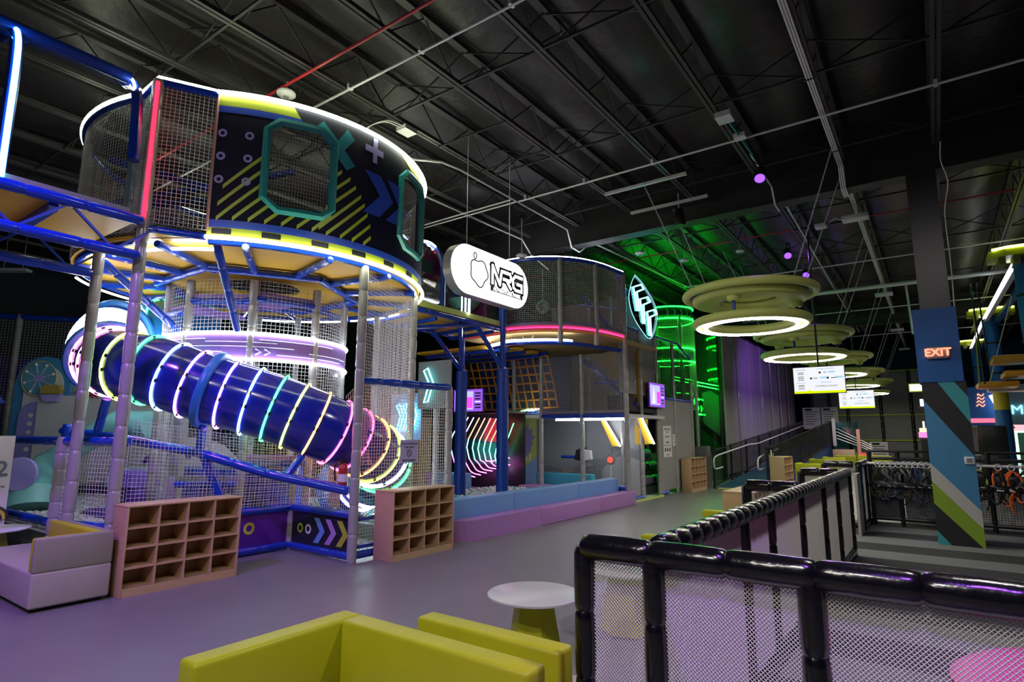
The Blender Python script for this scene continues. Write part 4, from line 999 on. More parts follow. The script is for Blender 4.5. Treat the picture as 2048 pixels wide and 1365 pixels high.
# posters on the grey panels
o = thing('rules_poster', 'tall white rules poster with small pictures on the grey panel', 'poster', (XW+.02,15.9,1.42))
MB().box((XW+.004,15.58,1.0),(XW+.012,16.20,1.85)).build('sheet', K['pwhite'], o)
text('heading', 'DROP SLIDE', .085, K['pdark'], (XW+.014,15.89,1.76), (0,1,0), (0,0,1), o, .001)
for k, (tx, z) in enumerate((('RULES',1.68),('HOW TO RIDE',1.55),('WARNINGS',1.40),('ENJOY',1.06))): text('lettering', tx, .05, K['pdark'], (XW+.014,15.89,z), (0,1,0), (0,0,1), o, .001)
for k in range(3):
    MB().box((XW+.012,15.68+k*.17,1.15),(XW+.014,15.76+k*.17,1.24)).build('pictogram', K['pdark'], o); MB().box((XW+.012,15.68+k*.17,1.30),(XW+.014,15.74+k*.17,1.34)).build('pictogram', K['greyboard2'], o)
o = thing('notice', 'small white notice beside the tall rules poster', 'sign', (XW+.02,16.4,1.45))
MB().box((XW+.004,16.28,1.30),(XW+.012,16.50,1.62)).build('sheet', K['pwhite'], o)
for z in (1.55,1.48,1.41,1.36): MB().box((XW+.012,16.31,z),(XW+.013,16.47,z+.018)).build('text_line', K['greyboard2'], o)
# touch-game lamp and button on the mural wall
o = thing('game_target', 'black game target box with a silver face on the grey mural wall', 'game', (-7.35,13.6,1.05))
MB().prism([(-7.75,13.6,.95),(-7.45,13.6,.92),(-7.50,13.6,1.28),(-7.70,13.6,1.20)], (0,.2,0)).build('case', K['black'], o)
MB().prism([(-7.46,13.58,.94),(-7.25,13.58,.98),(-7.28,13.58,1.20),(-7.50,13.58,1.22)], (0,.1,0)).build('face', K['white'], o)
MB().pad((-8.2,13.7,1.02),(-7.7,13.7,1.02), .04).build('arm', K['vblue'], o, True)
o = thing('game_button', 'round red lit button in a grey ring on a stand', 'game', (-6.72,13.6,0))
MB().tube([(-6.72,13.62,0),(-6.72,13.62,.88)], .02, 8).build('stand', K['galv'], o)
MB().tube([(-6.72,13.60,.98),(-6.72,13.64,.98)], .13, 20).build('rim', K['greyboard2'], o, True)
MB().tube([(-6.72,13.585,.98),(-6.72,13.60,.98)], .075, 18).build('lens', glow('button_red',(1.0,.08,.05),1.6), o, True)

# ---------------------------------------------------------------- neon hexagon portal
o = thing('neon_portal', 'hexagonal tunnel of stacked neon lines in a black box behind the ball pit', 'light tunnel', (-9.8,12.2,0))
MB().box((-11.0,12.75,0),(-8.75,12.8,2.2)).build('backboard', K['black'], o)
MB().box((-11.0,12.0,2.14),(-8.75,12.8,2.2)).build('lintel', K['black'], o)
MB().prism([(-10.1,12.70,1.40),(-9.25,12.70,1.40),(-9.3,12.70,2.0),(-9.9,12.70,2.05)], (0,.02,0)).build('red_panel', mat('red_panel',(.45,.01,.02),.3), o)
MB().prism([(-10.45,12.70,.80),(-9.35,12.70,.80),(-9.3,12.70,1.38),(-10.5,12.70,1.38)], (0,.02,0)).build('green_panel', mat('green_panel',(.005,.10,.05),.3), o)
NC = [glow('neon_orange',(1.0,.22,.10),7), glow('neon_aqua',(.15,.85,.95),7), glow('neon_magenta',(1.0,.12,.75),7), glow('neon_violet',(.45,.40,1.0),7), glow('neon_green',(.10,1.0,.30),6)]
for k in range(10):
    dx = -10.78 + k*.152; yy = 12.1+.05*k; dz = -.02*k if k < 8 else -.02*k-.12*(k-7)
    T = [(dx+.46,yy,2.06+dz*.4),(dx+.10,yy,1.55+dz)]
    Mid = [(dx+.10,yy,1.55+dz),(dx+.04,yy,1.32+dz),(dx+.13,yy,1.02+dz)]
    Bt = catmull([(dx+.13,yy,1.02+dz),(dx+.26,yy,.72+.03*k),(dx+.42,yy,.52+.045*k),(dx+.72,yy,.44+.055*k)], 4)
    if k > 7: Bt = Bt[:7]
    MB().tube(T, .012, 6).build('neon_line', NC[3] if k < 3 else (NC[4] if k > 8 else NC[0]), o, True)
    MB().tube(Mid, .012, 6).build('neon_line', NC[1], o, True)
    MB().tube(Bt, .012, 6).build('neon_line', NC[2], o, True)
for k in range(4): MB().beam((-9.0+.12*k,12.95,2.22),(-8.75+.12*k,12.95,2.27),.02,.02).build('neon_dash', LED_WW if k else NC[4], o)

def gamescreen(label, o3, xd, w_, h_):
    o = thing('game_screen', label, 'screen', o3); xd = Vector(xd); u = Vector((0,0,1)); n_ = xd.cross(u); c = Vector(o3)
    def quad(x0,x1,z0,z1,lift): return [c+xd*x0+u*z0+n_*lift, c+xd*x1+u*z0+n_*lift, c+xd*x1+u*z1+n_*lift, c+xd*x0+u*z1+n_*lift]
    MB().prism(quad(-w_/2-.02,w_/2+.02,-h_/2-.02,h_/2+.02,-.05), n_*.045).build('case', K['purple'], o)
    MB().add(quad(-w_/2,w_/2,-h_/2,h_/2,.0), [(0,1,2,3)]).build('display', glow('screen_violet',(.30,.10,.75),1.0), o)
    MB().add(quad(-w_*.46,w_*.18,-h_*.42,h_*.42,.003), [(0,1,2,3)]).build('game_view', glow('screen_blue',(.45,.45,.95),1.2), o)
    MB().add(quad(-w_*.05,w_*.16,-h_*.35,h_*.15,.006), [(0,1,2,3)]).build('magenta_field', glow('screen_magenta',(.95,.06,.75),1.3), o)
    MB().add([c+xd*(-w_*.34)+u*(-h_*.36)+n_*.006, c+xd*(-w_*.16)+u*(-h_*.36)+n_*.006, c+xd*(-w_*.24)+u*(h_*.36)+n_*.006], [(0,1,2)]).build('pale_cone', glow('screen_pale',(.95,.85,.75),1.3), o)
    for k in range(6): MB().add(quad(w_*.24,w_*.44,-h_*.36+k*h_*.13,-h_*.30+k*h_*.13,.004), [(0,1,2,3)]).build('score_bar', glow('screen_bar',(.75,.8,1.0),1.0) if k == 2 else K['pdark'], o)
    MB().prism(quad(-.03,.03,h_/2,h_/2+1.0 if xd.x > .5 else h_/2+.25,-.04), n_*.02).build('hanger', K['black'], o)
gamescreen('violet game screen hanging behind the blue post near the orange net', (-9.72,11.6,2.46), (1,0,0), .95, .56)
gamescreen('violet game screen mounted on the grey wall of the net tower', (XW+.12,15.0,2.65), (0,1,0), 1.05, .62)
# teal football hanging inside the net
o = thing('football', 'teal toy football with dark patches caught in the upper net', 'ball', (-7.3,11.4,4.42))
MB().sphere((-7.3,11.4,4.58), .16, 20, 12).build('cover', mat('teal_ball',(.16,.55,.50),.4), o, True)
for k in range(6):
    a = 2*PI*k/6; d = Vector((.35*math.cos(a)+.35, -.8, .55*math.sin(a))).normalized() if k else Vector((.4,-.9,.0)).normalized()
    e1 = d.orthogonal().normalized(); e2 = d.cross(e1); c_ = Vector((-7.3,11.4,4.58))
    MB().add([c_+(d+(e1*math.cos(2*PI*i/5)+e2*math.sin(2*PI*i/5))*.3).normalized()*.163 for i in range(5)], [tuple(range(5))]).build('patch', K['navy'], o)
MB().tube([(-7.3,11.4,4.74),(-7.3,11.4,5.5)], .006, 5).build('cord', K['netg'], o)

# ---------------------------------------------------------------- bridge between the towers
o = thing('tower_bridge', 'raised bridge with yellow deck, blue beams and clear tunnel between the two towers', 'bridge', (-8.3,8.8,3.5)); BR = o
MB().box((-9.0,7.40,3.88),(-7.62,10.3,3.93)).build('deck', K['yellow'], o)
for k in range(5): MB().pad((-9.0,7.65+k*.6,3.80),(-7.62,7.5+k*.6,3.80), .045, .5, 8).build('deck_beam', K['vblue'], o, True)
for xx in (-7.58,-9.02): MB().pad((xx,7.36,3.88),(xx,10.3,3.88), .05, .5).build('edge_beam', K['vblue'], o, True)
MB().box((-7.60,7.36,3.95),(-7.57,10.3,4.06)).build('kick_board', K['limep'], o)
MB().pad((-7.6,7.3,3.5),(-7.6,9.2,3.85), .04, .5, 8).build('brace', K['vblue'], o, True)
tp = [(-8.3+.70*math.cos(a*PI/16), 4.75+.72*math.sin(a*PI/16)) for a in range(0,17)]; prof = [(-7.6,4.06)]+tp+[(-9.0,4.06)]
for a, b in ((7.50,8.25),(8.25,10.2)):
    mb = MB()
    for (xa,za),(xb,zb) in zip(prof[:-1],prof[1:]): mb.add([(xa,a,za),(xa,b,za),(xb,b,zb),(xb,a,zb)], [(0,1,2,3)])
    mb.build('clear_tunnel', K['clear'], o, True)
for yy in (8.25,10.15): MB().tube([(x_,yy,z_) for x_,z_ in prof], .05, 8).build('hoop', K['bluemetal'], o, True)
MB().tube([(x_+.03,8.20,z_+.03) for x_,z_ in tp[4:14]], .02, 6).build('hoop_light', LED_W, o, True)
MB().tube([(-7.55,9.0,4.05),(-7.55,9.0,4.75)], .022, 6).build('hoop_light', LED_W, o, True)
MB().tube([(-7.62,8.85,4.05),(-7.62,8.85,4.85),(-7.62,8.75,4.95)], .012, 6).build('hoop_light', LED_W, o, True)
MB().lathe([(0,-.25),(.22,-.22),(.36,-.05),(.36,0),(0,0)], (-8.3,9.7,4.55), 20).build('teal_bowl', mat('bowl_teal',(.10,.30,.24),.5), o, True)
MB().tube([(-8.3,9.7,4.55),(-8.3,9.7,5.45)], .015, 6).build('bowl_hanger', K['galv'], o)
MB().box((-8.9,10.1,3.95),(-8.0,10.14,4.7)).build('violet_curtain', mat('violet_cloth',(.20,.01,.14),.7), o)

# ---------------------------------------------------------------- lit oval sign
G = thing('oval_sign', 'white lit oval sign reading NRG ADVENTURE PARK hanging between the towers', 'sign', (-5.5,7.05,3.6))
SX = -5.44; y0_, y1_, zc, hr = 6.06, 8.04, 4.03, .39
def stad(k, x_):
    r_ = hr*k if k < 1 else hr+(k-1); P = []; pad_ = r_
    for i in range(17): a = -PI/2+PI*i/16; P.append((x_, y1_-hr+r_*math.cos(a), zc+r_*math.sin(a)))
    for i in range(17): a = PI/2+PI*i/16; P.append((x_, y0_+hr+r_*math.cos(a), zc+r_*math.sin(a)))
    return P
MB().prism(stad(1.0,SX-.16), (.15,0,0)).build('case', mat('sign_case',(.16,.15,.17),.4), G)
MB().prism(stad(.965,SX-.012), (.012,0,0)).build('lit_face', glow('sign_white',(1.0,.97,.97),2.2), G)
GR = mat('sign_grey',(.19,.20,.21),.5); GW = glow('sign_letter_white',(1.0,.99,.99),2.4)
STK = [[(7.035,3.945),(7.035,4.225),(7.225,3.955),(7.275,4.185),(7.50,4.185),(7.535,4.12),(7.50,4.065),(7.33,4.065)], [(7.40,4.065),(7.525,3.945)], [(7.84,4.185),(7.65,4.185),(7.575,4.11),(7.60,3.985),(7.66,3.95),(7.83,3.95),(7.83,4.06),(7.71,4.06)]]
for wd, lift, m_, nm in ((.128,.003,GR,'letters_outline'),(.050,.007,GW,'letters')):
    for st in STK:
        mb = MB()
        for (ya,za),(yb,zb) in zip(st[:-1],st[1:]):
            d_ = Vector((0,yb-ya,zb-za)).normalized()*wd*.42; mb.beam(Vector((SX+lift,ya,za))-d_, Vector((SX+lift,yb,zb))+d_, wd, .003, (1,0,0))
        mb.build(nm, m_, G)
MB().box((SX+.001,6.99,3.815),(SX+.006,7.86,3.895)).build('name_bar', GR, G)
text('name', 'ADVENTURE PARK', .088, GW, (SX+.009,7.425,3.855), (0,1,0), (0,0,1), G, .001, bold=.002)
bl = []
for i in range(40):
    a = 2*PI*i/40; r_ = .205+.018*math.cos(5*a+.6)+.012*math.sin(3*a); bl.append((SX+.006, 6.70+r_*math.cos(a), 4.03+r_*.98*math.sin(a)))
MB().tube(bl, .012, 5, closed=True).build('emblem_outline', GR, G, True)
MB().tube([(SX+.006, 6.60+.035*math.cos(2*PI*i/16), 4.275+.05*math.sin(2*PI*i/16)) for i in range(16)], .010, 5, closed=True).build('emblem_loop', GR, G, True)
for yy in (6.5,7.6):
    MB().tube([(SX-.08,yy,4.40),(SX-.08,yy,6.20)], .006, 5).build('hanging_wire', K['galv'], G); MB().beam((-6.15,yy,6.21),(-4.79,yy,6.21),.025,.02).build('hanger_bar', K['steeldark'], G)

# ---------------------------------------------------------------- leaf shaped neon sign
o = thing('leaf_sign', 'clear leaf shaped sign with three aqua neon chevrons on the net tower', 'sign', (-6.0,14.3,4.3))
LO = catmull([(-6.0,13.82,5.71),(-6.0,13.55,5.40),(-6.0,13.40,4.97),(-6.0,13.73,4.51),(-6.0,14.68,4.14),(-6.0,15.22,4.75),(-6.0,15.11,5.15),(-6.0,14.36,5.56),(-6.0,13.82,5.71)], 5)[:-1]
MB().prism(LO, (.015,0,0)).build('clear_plate', K['clear'], o)
MB().tube(LO, .010, 5, closed=True).build('edge_glow', glow('leaf_edge',(.35,.8,.85),1.2), o, True)
for C3 in ([(13.63,5.34),(14.15,5.52),(14.31,5.43),(13.84,5.25),(13.97,4.78),(13.85,4.76)],[(14.03,5.10),(14.55,5.26),(14.72,5.16),(14.25,4.99),(14.29,4.49),(14.18,4.53)],[(14.49,4.84),(15.02,5.00),(15.17,4.90),(14.68,4.73),(14.70,4.22),(14.58,4.26)]):
    MB().tube([(-5.97,a,b) for a, b in C3], .018, 6, closed=True).build('neon_chevron', LED_T, o, True)
MB().beam((-6.05,14.3,4.9),(-6.12,14.3,4.9),.05,.05).build('bracket', K['galv'], o)
# aqua chevrons inside under the drum
for k, (p_, q_) in enumerate((((-7.3,7.6,2.45),'tall aqua neon chevron behind the drum tower net'),((-8.1,7.7,1.9),'aqua neon chevron trio beside the slide chute'))):
    o = thing('neon_chevron_sign', q_, 'sign', p_)
    for j in range(1 if k == 0 else 3):
        b = Vector(p_)+Vector((.17*j,.0,0)); sc = 1 if k == 0 else .8
        MB().tube([b+Vector((-.12,0,.28))*sc, b+Vector((-.02,0,.32))*sc, b+Vector((.12,0,.05))*sc, b+Vector((.0,0,-.28))*sc, b+Vector((-.10,0,-.30))*sc, b+Vector((.02,0,.04))*sc], .013, 6, closed=True).build('neon_line', LED_T, o, True)
    MB().box((p_[0]-.3,p_[1]+.05,p_[2]-.4),(p_[0]+.5,p_[1]+.07,p_[2]+.45)).build('plate', K['padblue'] if k else K['meshdark'], o)
    MB().pad((p_[0]+.1,p_[1]+.12,0),(p_[0]+.1,p_[1]+.12,p_[2]+.4), .05).build('post', K['vgrey'], o, True)

# ---------------------------------------------------------------- green lit cylinder
g = thing('spiral_cylinder', 'netted cylinder with green light rims behind the net tower wall', 'play tower', (-6.95,18.55,0))
gc = (-6.95,18.55); gr = .80
for za, zb in ((5.30,5.68),(3.92,4.34)):
    MB().lathe([(gr,za),(gr,zb)], (gc[0],gc[1],0), 36).build('rim_band', K['navy'], g, True)
    for z in (za,zb): MB().tube([(gc[0]+(gr+.02)*math.cos(2*PI*i/40), gc[1]+(gr+.02)*math.sin(2*PI*i/40), z) for i in range(40)], .022, 6, closed=True).build('green_light_strip', LED_G, g, True)
    for k in range(5):
        a = -1.2+k*.28; z = (za+zb)/2
        MB().add([(gc[0]+(gr+.006)*math.cos(a+q), gc[1]+(gr+.006)*math.sin(a+q), z+w_) for q, w_ in ((-.06,.1),(.0,.1),(.06,0),(.0,-.1),(-.06,-.1),(.0,0))], [(0,1,2,5),(5,2,3,4)]).build('arrow', K['pteal'], g)
MB().net(lambda u, v: Vector((gc[0]+gr*math.cos(2*PI*u), gc[1]+gr*math.sin(2*PI*u), lerp(2.4,5.4,v))), 90, 66, .007, 36, 1).build('cylinder_net', K['netg'], g)
for k in range(6):
    a = 2*PI*k/6+.3; MB().pad((gc[0]+gr*math.cos(a),gc[1]+gr*math.sin(a),0),(gc[0]+gr*math.cos(a),gc[1]+gr*math.sin(a),5.4), .05).build('post', K['vgrey'], g, True)
# ================================================================ ring chandeliers over the aisle
R0 = (-2.45, 10.5, 3.45)
def ringprof(ro, ri, t):   # flat ring with rounded edges
    P = []; h = t/2
    for i in range(9): a = -PI/2+PI*i/8; P.append((ro-h+h*math.cos(a), h*math.sin(a)))
    for i in range(9): a = PI/2+PI*i/8; P.append((ri+h+h*math.cos(a), h*math.sin(a)))
    return P + [P[0]]
ch = thing('ring_lamp', 'large lime ring chandelier beside the girder, first of the row over the aisle', 'chandelier', R0, 'ring chandeliers over the aisle')
x, y, z = R0
MB().lathe(ringprof(.97,.62,.15), (x,y,z+.08), 64).build('lower_ring', K['limep'], ch, True)
LM = glow('ring_led', (1.0,.93,.84), 50)
MB().lathe([(.885,-.006),(.845,-.006)], (x,y,z), 64).build('outer_led', LM, ch); MB().lathe([(.765,-.006),(.73,-.006)], (x,y,z), 64).build('inner_led', LM, ch)
MB().lathe(ringprof(1.12,.98,.14), (x,y,z+.58), 64).build('upper_outer_ring', K['limep'], ch, True)
MB().lathe([(1.0,.56),(.92,.54)], (x,y,z), 64).build('blue_groove', mat('ring_groove',(.02,.08,.16),.5), ch, True)
MB().lathe(ringprof(.95,.50,.17), (x,y,z+.50), 64).build('upper_ring', K['limep'], ch, True)
MB().lathe(ringprof(.50,.40,.10), (x,y,z+.60), 48).build('inner_lip', K['limep'], ch, True)
for k in range(3):
    a = math.radians(25+120*k); px_, py_ = x+.76*math.cos(a), y+.76*math.sin(a)
    MB().lathe([(0,-.13),(.08,-.13),(.11,-.09),(.11,0),(0,0)], (px_,py_,z+.46), 16).build('hub', K['limep'], ch, True)
    MB().tube([(px_,py_,z+.12),(px_,py_,z+.36)], .028, 8).build('rod', K['bluemetal'], ch, True)
def chain(p, q):
    p, q = Vector(p), Vector(q); n_ = int((q-p).length/.045); d = (q-p).normalized(); e = d.orthogonal().normalized(); f_ = d.cross(e); mb = MB()
    for i in range(n_):
        c = p.lerp(q,(i+.5)/n_); s_ = e if i % 2 else f_
        mb.tube([c-d*.024-s_*.006, c+s_*.012, c+d*.024-s_*.006, c-s_*.014], .0045, 4, closed=True)
    return mb
for dx, dy in ((-1,-.8),(-1,.75),(1,-.55),(1,.6)):
    chain((x+.78*dx,y+.7*dy,z+.64),(x+1.55*dx,y+dy*1.0,6.21)).build('chain', K['galv'], ch)
lab = ['lime ring chandelier hanging second in the row over the aisle','lime ring chandelier hanging third in the row over the aisle','lime ring chandelier hanging fourth in the row over the aisle','small looking lime ring chandelier ending the row before the netted court']
for k in range(4): dup(ch, (x, y+5.06*(k+1), z), lab[k])
for yy, nm in ((9.75,'galvanised bar across two joists carrying the chains and wires'),(10.95,'galvanised bar across two joists behind the pendant speaker')):
    o = MB().beam((-4.8,yy,6.20),(-3.2,yy,6.20),.06,.05).build('strut_bar', K['galv'], None); tag(o, nm, 'bar')

# ================================================================ menu screens
def tv(label, x0, x1, yy, z0, z1):
    o = thing('menu_screen', label, 'screen', ((x0+x1)/2,yy,z0)); w_ = x1-x0; h_ = z1-z0
    def q(a,b,c,d,l): return [(lerp(x0,x1,a),yy-l,lerp(z0,z1,c)),(lerp(x0,x1,b),yy-l,lerp(z0,z1,c)),(lerp(x0,x1,b),yy-l,lerp(z0,z1,d)),(lerp(x0,x1,a),yy-l,lerp(z0,z1,d))]
    MB().box((x0-.012,yy,z0-.012),(x1+.012,yy+.06,z1+.012)).build('case', K['black'], o)
    MB().add(q(0,1,0,1,.001),[(0,1,2,3)]).build('display', glow('menu_white',(.93,.95,1.0),.85), o)
    MB().add(q(0,1,0,.085,.003),[(0,1,2,3)]).build('lime_footer', glow('menu_lime',(.72,.95,.0),1.0), o)
    MB().add([(lerp(x0,x1,a),yy-.003,lerp(z0,z1,c)) for a, c in ((.26,.08),(.34,.08),(.30,.15))],[(0,1,2)]).build('lime_peak', glow('menu_lime2',(.72,.95,.0),1.0), o)
    D_ = K['pdark']; Bl = glow('menu_blue',(.12,.35,.75),.8)
    def tx(s_, a, c, sz, m): text('menu_text', s_, sz*h_, m, (lerp(x0,x1,a),yy-.005,lerp(z0,z1,c)), (1,0,0), (0,0,1), o, .001)
    tx('PROGRAMS',.15,.90,.07,Bl); tx('GENERAL ADMISSION',.64,.92,.06,Bl); tx('90',.63,.78,.11,D_); tx('120',.43,.57,.11,D_); tx('BIRTHDAYS',.15,.40,.06,Bl); tx('MEMBERSHIP',.64,.40,.065,Bl); tx('COMING SOON!',.64,.26,.10,D_)
    for a, c in ((.15,.80),(.15,.74),(.15,.64),(.15,.58),(.15,.52),(.15,.31),(.15,.26),(.15,.18)): MB().add(q(a-.06,a+.06,c-.012,c+.012,.004),[(0,1,2,3)]).build('text_line', K['greyboard2'], o)
    for a, c in ((.53,.78),(.35,.57),(.68,.57)): MB().tube([(lerp(x0,x1,a),yy-.004,lerp(z0,z1,c)),(lerp(x0,x1,a),yy-.008,lerp(z0,z1,c))], .028*h_*1.5, 12).build('clock_icon', D_, o)
    for a, b, c in ((.69,.82,.81),(.53,.66,.60),(.82,.97,.60)): MB().add(q(a,b,c-.05,c+.02,.004),[(0,1,2,3)]).build('price_tag', glow('menu_tag',(.45,.75,.95),.8), o)
    MB().add(q(.74,.88,.55,.58,.004),[(0,1,2,3)]).build('text_line', K['greyboard2'], o)
    MB().tube([((x0+x1)/2,yy+.05,z1),((x0+x1)/2,yy+.05,6.20)], .02, 8).build('hanger', K['black'], o); MB().beam((-2.23,yy+.05,6.2),(-.87,yy+.05,6.2),.04,.03).build('hanger_bar', K['black'], o)
tv('white menu screen reading COMING SOON hung under the second ring chandelier', -2.44, -1.46, 14.0, 2.50, 3.06)
tv('white menu screen reading COMING SOON hung under the farther ring chandeliers', -2.51, -1.52, 22.0, 2.486, 3.05)

# ================================================================ harness rack
YF = 12.9
hf = thing('harness_rack', 'black rail fence with square black netting carrying the harnesses', 'rack', (1.5,YF,0))
MB().tube([(-1.1,YF,1.19),(6,YF,1.19)], .03, 8).build('top_rail', K['blackmetal'], hf, True); MB().tube([(-1.1,YF-.06,1.10),(6,YF-.06,1.10)], .025, 8).build('hanging_rail', K['galv'], hf, True)
MB().tube([(-1.1,YF,.12),(6,YF,.12)], .035, 8).build('bottom_rail', K['blackmetal'], hf, True); MB().tube([(-1.1,YF+.02,1.32),(6,YF+.02,1.32)], .022, 8).build('upper_rail', K['blackmetal'], hf, True)
for xx in (-1.06,-.62,.66,1.5,2.6,4.0): MB().tube([(xx,YF,0),(xx,YF,1.32)], .04, 10).build('post', K['blackmetal'], hf, True)
MB().qnet((-.6,YF,.02),(6,YF,.02),(6,YF,1.18),(-.6,YF,1.18), .04, .006).build('square_net', K['netb'], hf)
MB().box((-1.03,YF-.02,.15),(-.66,YF+.02,1.1)).build('end_panel', mat('slate_panel',(.06,.065,.075),.6), hf)
o = MB().box((-.58,YF+.35,.02),(4.0,YF+.40,.72)).build('pale_board', K['pwhite'], None); tag(o, 'pale low board behind the harness rack netting', 'board')
rh = random.Random(11)
def harness(x, label, c1, c2, group=None):
    x = x+0.0
    h = thing('climbing_harness', label, 'harness', (x,YF-.1,.5), group or 'harnesses on the rack')
    y_ = YF-.09; rj = lambda s_: rh.uniform(-s_, s_)
    def strap(pts, m, w_=.020, nm='strap'): MB().tube(catmull(pts,4), w_, 5).build(nm, m, h, True)
    MB().tube([(x+.045*math.cos(2*PI*i/14),y_,1.085+.05*math.sin(2*PI*i/14)) for i in range(14)], .009, 6, closed=True).build('carabiner', K['galv'], h, True)
    for s_ in (-1,1):
        strap([(x,y_,1.03),(x+s_*.07+rj(.02),y_-.03,.95),(x+s_*.10+rj(.03),y_-.06,.82+rj(.03)),(x+s_*.05+rj(.03),y_-.05,.72)], c1, .022, 'shoulder_strap')
        b = (x+s_*.07+rj(.03), y_-.05, .62+rj(.05)); n_ = 10
        MB().tube([(b[0]+.065*math.cos(2*PI*i/n_)+rj(.01), b[1]+.03*math.sin(2*PI*i/n_), b[2]+.10*math.sin(2*PI*i/n_)+rj(.012)) for i in range(n_)], .018, 5, closed=True).build('leg_loop', c2, h, True)
    MB().tube([(x+.14*math.cos(2*PI*i/14)+rj(.02), y_-.06+.05*math.sin(2*PI*i/14), .74+.035*math.sin(4*PI*i/14)+rj(.02)) for i in range(14)], .026, 5, closed=True).build('waist_belt', K['black'], h, True)
    strap([(x+rj(.06),y_-.08,.72),(x+rj(.1),y_-.09,.55),(x+rj(.12),y_-.07,.42+rj(.08))], c2, .014, 'tail')
    for q in range(3): strap([(x+rj(.05),y_,1.02),(x+rj(.10),y_-.05-rj(.02),.92+rj(.04)),(x+rj(.12),y_-.07,.78+rj(.06)),(x+rj(.10),y_-.06,.66+rj(.06)),(x+rj(.08),y_-.05,.56+rj(.05))], K['black'] if q else c2, .024, 'strap')
    MB().rbox((x-.07+rj(.02),y_-.06,.70+rj(.04)),(x+.07+rj(.02),y_-.02,.94),.02,2).build('back_pad', K['black'], h, True)
    MB().rbox((x-.03+rj(.05),y_-.12,.70),(x+.03+rj(.02)+.02,y_-.09,.76),.006,1).build('buckle', K['galv'], h)
BKs = mat('strap_black',(.015,.015,.018),.7); BLs = mat('strap_blue',(.012,.035,.12),.7); GYs = mat('strap_grey',(.11,.11,.11),.7); ORs = mat('strap_orange',(.9,.14,.02),.55); YLs = mat('strap_lime',(.45,.6,.04),.6); OLs = mat('strap_olive',(.05,.04,.015),.7)
HX = [-.93,-.87,-.78,-.70,-.61,-.52,-.44,-.36,-.27,-.19]
for k, xx in enumerate(HX):
    c1 = (BKs,OLs,BKs,GYs,BLs,BKs,BKs,BLs,BKs,GYs)[k]; c2 = (OLs,BKs,GYs,BLs,BKs,BKs,OLs,BLs,BKs,BKs)[k]
    lb = 'black climbing harness hanging on the rack between the fence corner and the column'
    if k == 3: lb = 'grey strapped climbing harness with blue leg loops left of the column'.replace(' left of',' beside')
    if k == 7: lb = 'blue strapped climbing harness hanging near the column'
    if k == 1: lb = 'olive strapped climbing harness hanging near the fence corner'
    if k == 4: lb = 'black harness with one set of blue shoulder straps on the rack'
    if k == 9: lb = 'grey strapped harness hanging closest to the column'
    harness(xx, lb, c1, c2)
harness(.52, 'harness with black and lime tabbed straps tucked beside the column', YLs, BKs)
for k, (xx, lb, c1, c2) in enumerate(((.78,'black climbing harness with bright orange shoulder straps',ORs,BKs),(.95,'climbing harness with orange shoulder and leg straps',ORs,ORs),(1.12,'black climbing harness past the orange ones on the rack',BKs,BKs),(1.28,'grey and black climbing harness past the orange ones',GYs,BKs))): harness(xx, lb, c1, c2)

# ================================================================ ropes course
rc = thing('ropes_course', 'high ropes course of blue padded posts with lime caps and yellow platforms', 'ropes course', (1.8,24,0))
PX = [(1.90,16.6,5.45),(1.80,24.8,5.55),(1.80,33.5,5.65)]
RB = mat('rope_post_blue',(.012,.13,.42),.45)
for xx, yy, zz in PX:
    MB().pad((xx,yy,0),(xx,yy,zz), .20, 2.0, 18, .98).build('post', RB, rc, True)
    for q in (1.2,2.6,3.6,4.6): MB().tube([(xx,yy,q),(xx,yy,q+.06)], .215, 18).build('strap_band', K['black'], rc, True)
    MB().prism([(xx-.62,yy-.3,zz+.02),(xx-.35,yy-.45,zz+.02),(xx+.35,yy-.45,zz+.02),(xx+.62,yy-.3,zz+.02),(xx+.62,yy+.3,zz+.02),(xx-.62,yy+.3,zz+.02)], (0,0,.16)).build('cap', mat('cap_lime',(.55,.62,.03),.4), rc)
    MB().tube([(xx-.55,yy-.36,zz+.20),(xx-.3,yy-.46,zz+.20),(xx+.3,yy-.46,zz+.20),(xx+.6,yy-.33,zz+.20)], .03, 6).build('cap_light', glow('cap_led',(.85,1.0,.15),5), rc, True)
    for s_ in (-.4,-.15,.15,.4): MB().box((xx+s_-.06,yy-.4,zz-.14),(xx+s_+.06,yy+.2,zz+.02)).build('trolley', mat('trolley_olive',(.22,.24,.05),.5), rc)
for (xa,ya,za),(xb,yb,zb) in zip(PX[:-1],PX[1:]):
    MB().beam((xa-.12,ya,za-.12),(xb-.12,yb,zb-.12),.10,.14).build('track', K['galv'], rc); MB().tube([(xa-.2,ya,za-.1),(xb-.2,yb,zb-.1)], .035, 6).build('track_light', glow('track_led',(.9,.95,1.0),4), rc)
    MB().beam((xa+.15,ya,za-.2),(xb+.15,yb,zb-.2),.12,.12).build('track_beam', RB, rc)
YP = mat('platform_yellow',(.85,.42,.02),.4)
def plat(x0,y0,x1,y1,z): MB().rbox((x0,y0,z),(x1,y1,z+.14),.04,2).build('platform', YP, rc, True)
plat(1.22,17.6,2.4,18.8,3.33); plat(1.45,18.2,2.8,19.4,3.02); plat(.95,18.6,1.75,19.6,2.80)
MB().box((1.2,19.6,2.75),(2.6,20.2,2.82)).build('walkway', K['galv'], rc)
MB().tube([(1.5,20.6,0),(1.5,20.6,2.9)], .17, 14).build('short_post', mat('post_yellow',(.7,.55,.02),.45), rc, True)
MB().pad((1.5,20.59,0),(1.5,20.59,2.3), .18, 1.2, 16, .98).build('short_post_pad', RB, rc, True)
for xx, zz in ((1.12,3.3),(1.0,2.85)): MB().tube([(xx,17.9,5.3),(xx+.06,18.2,zz)], .02, 6).build('rope', K['vblack'], rc, True)
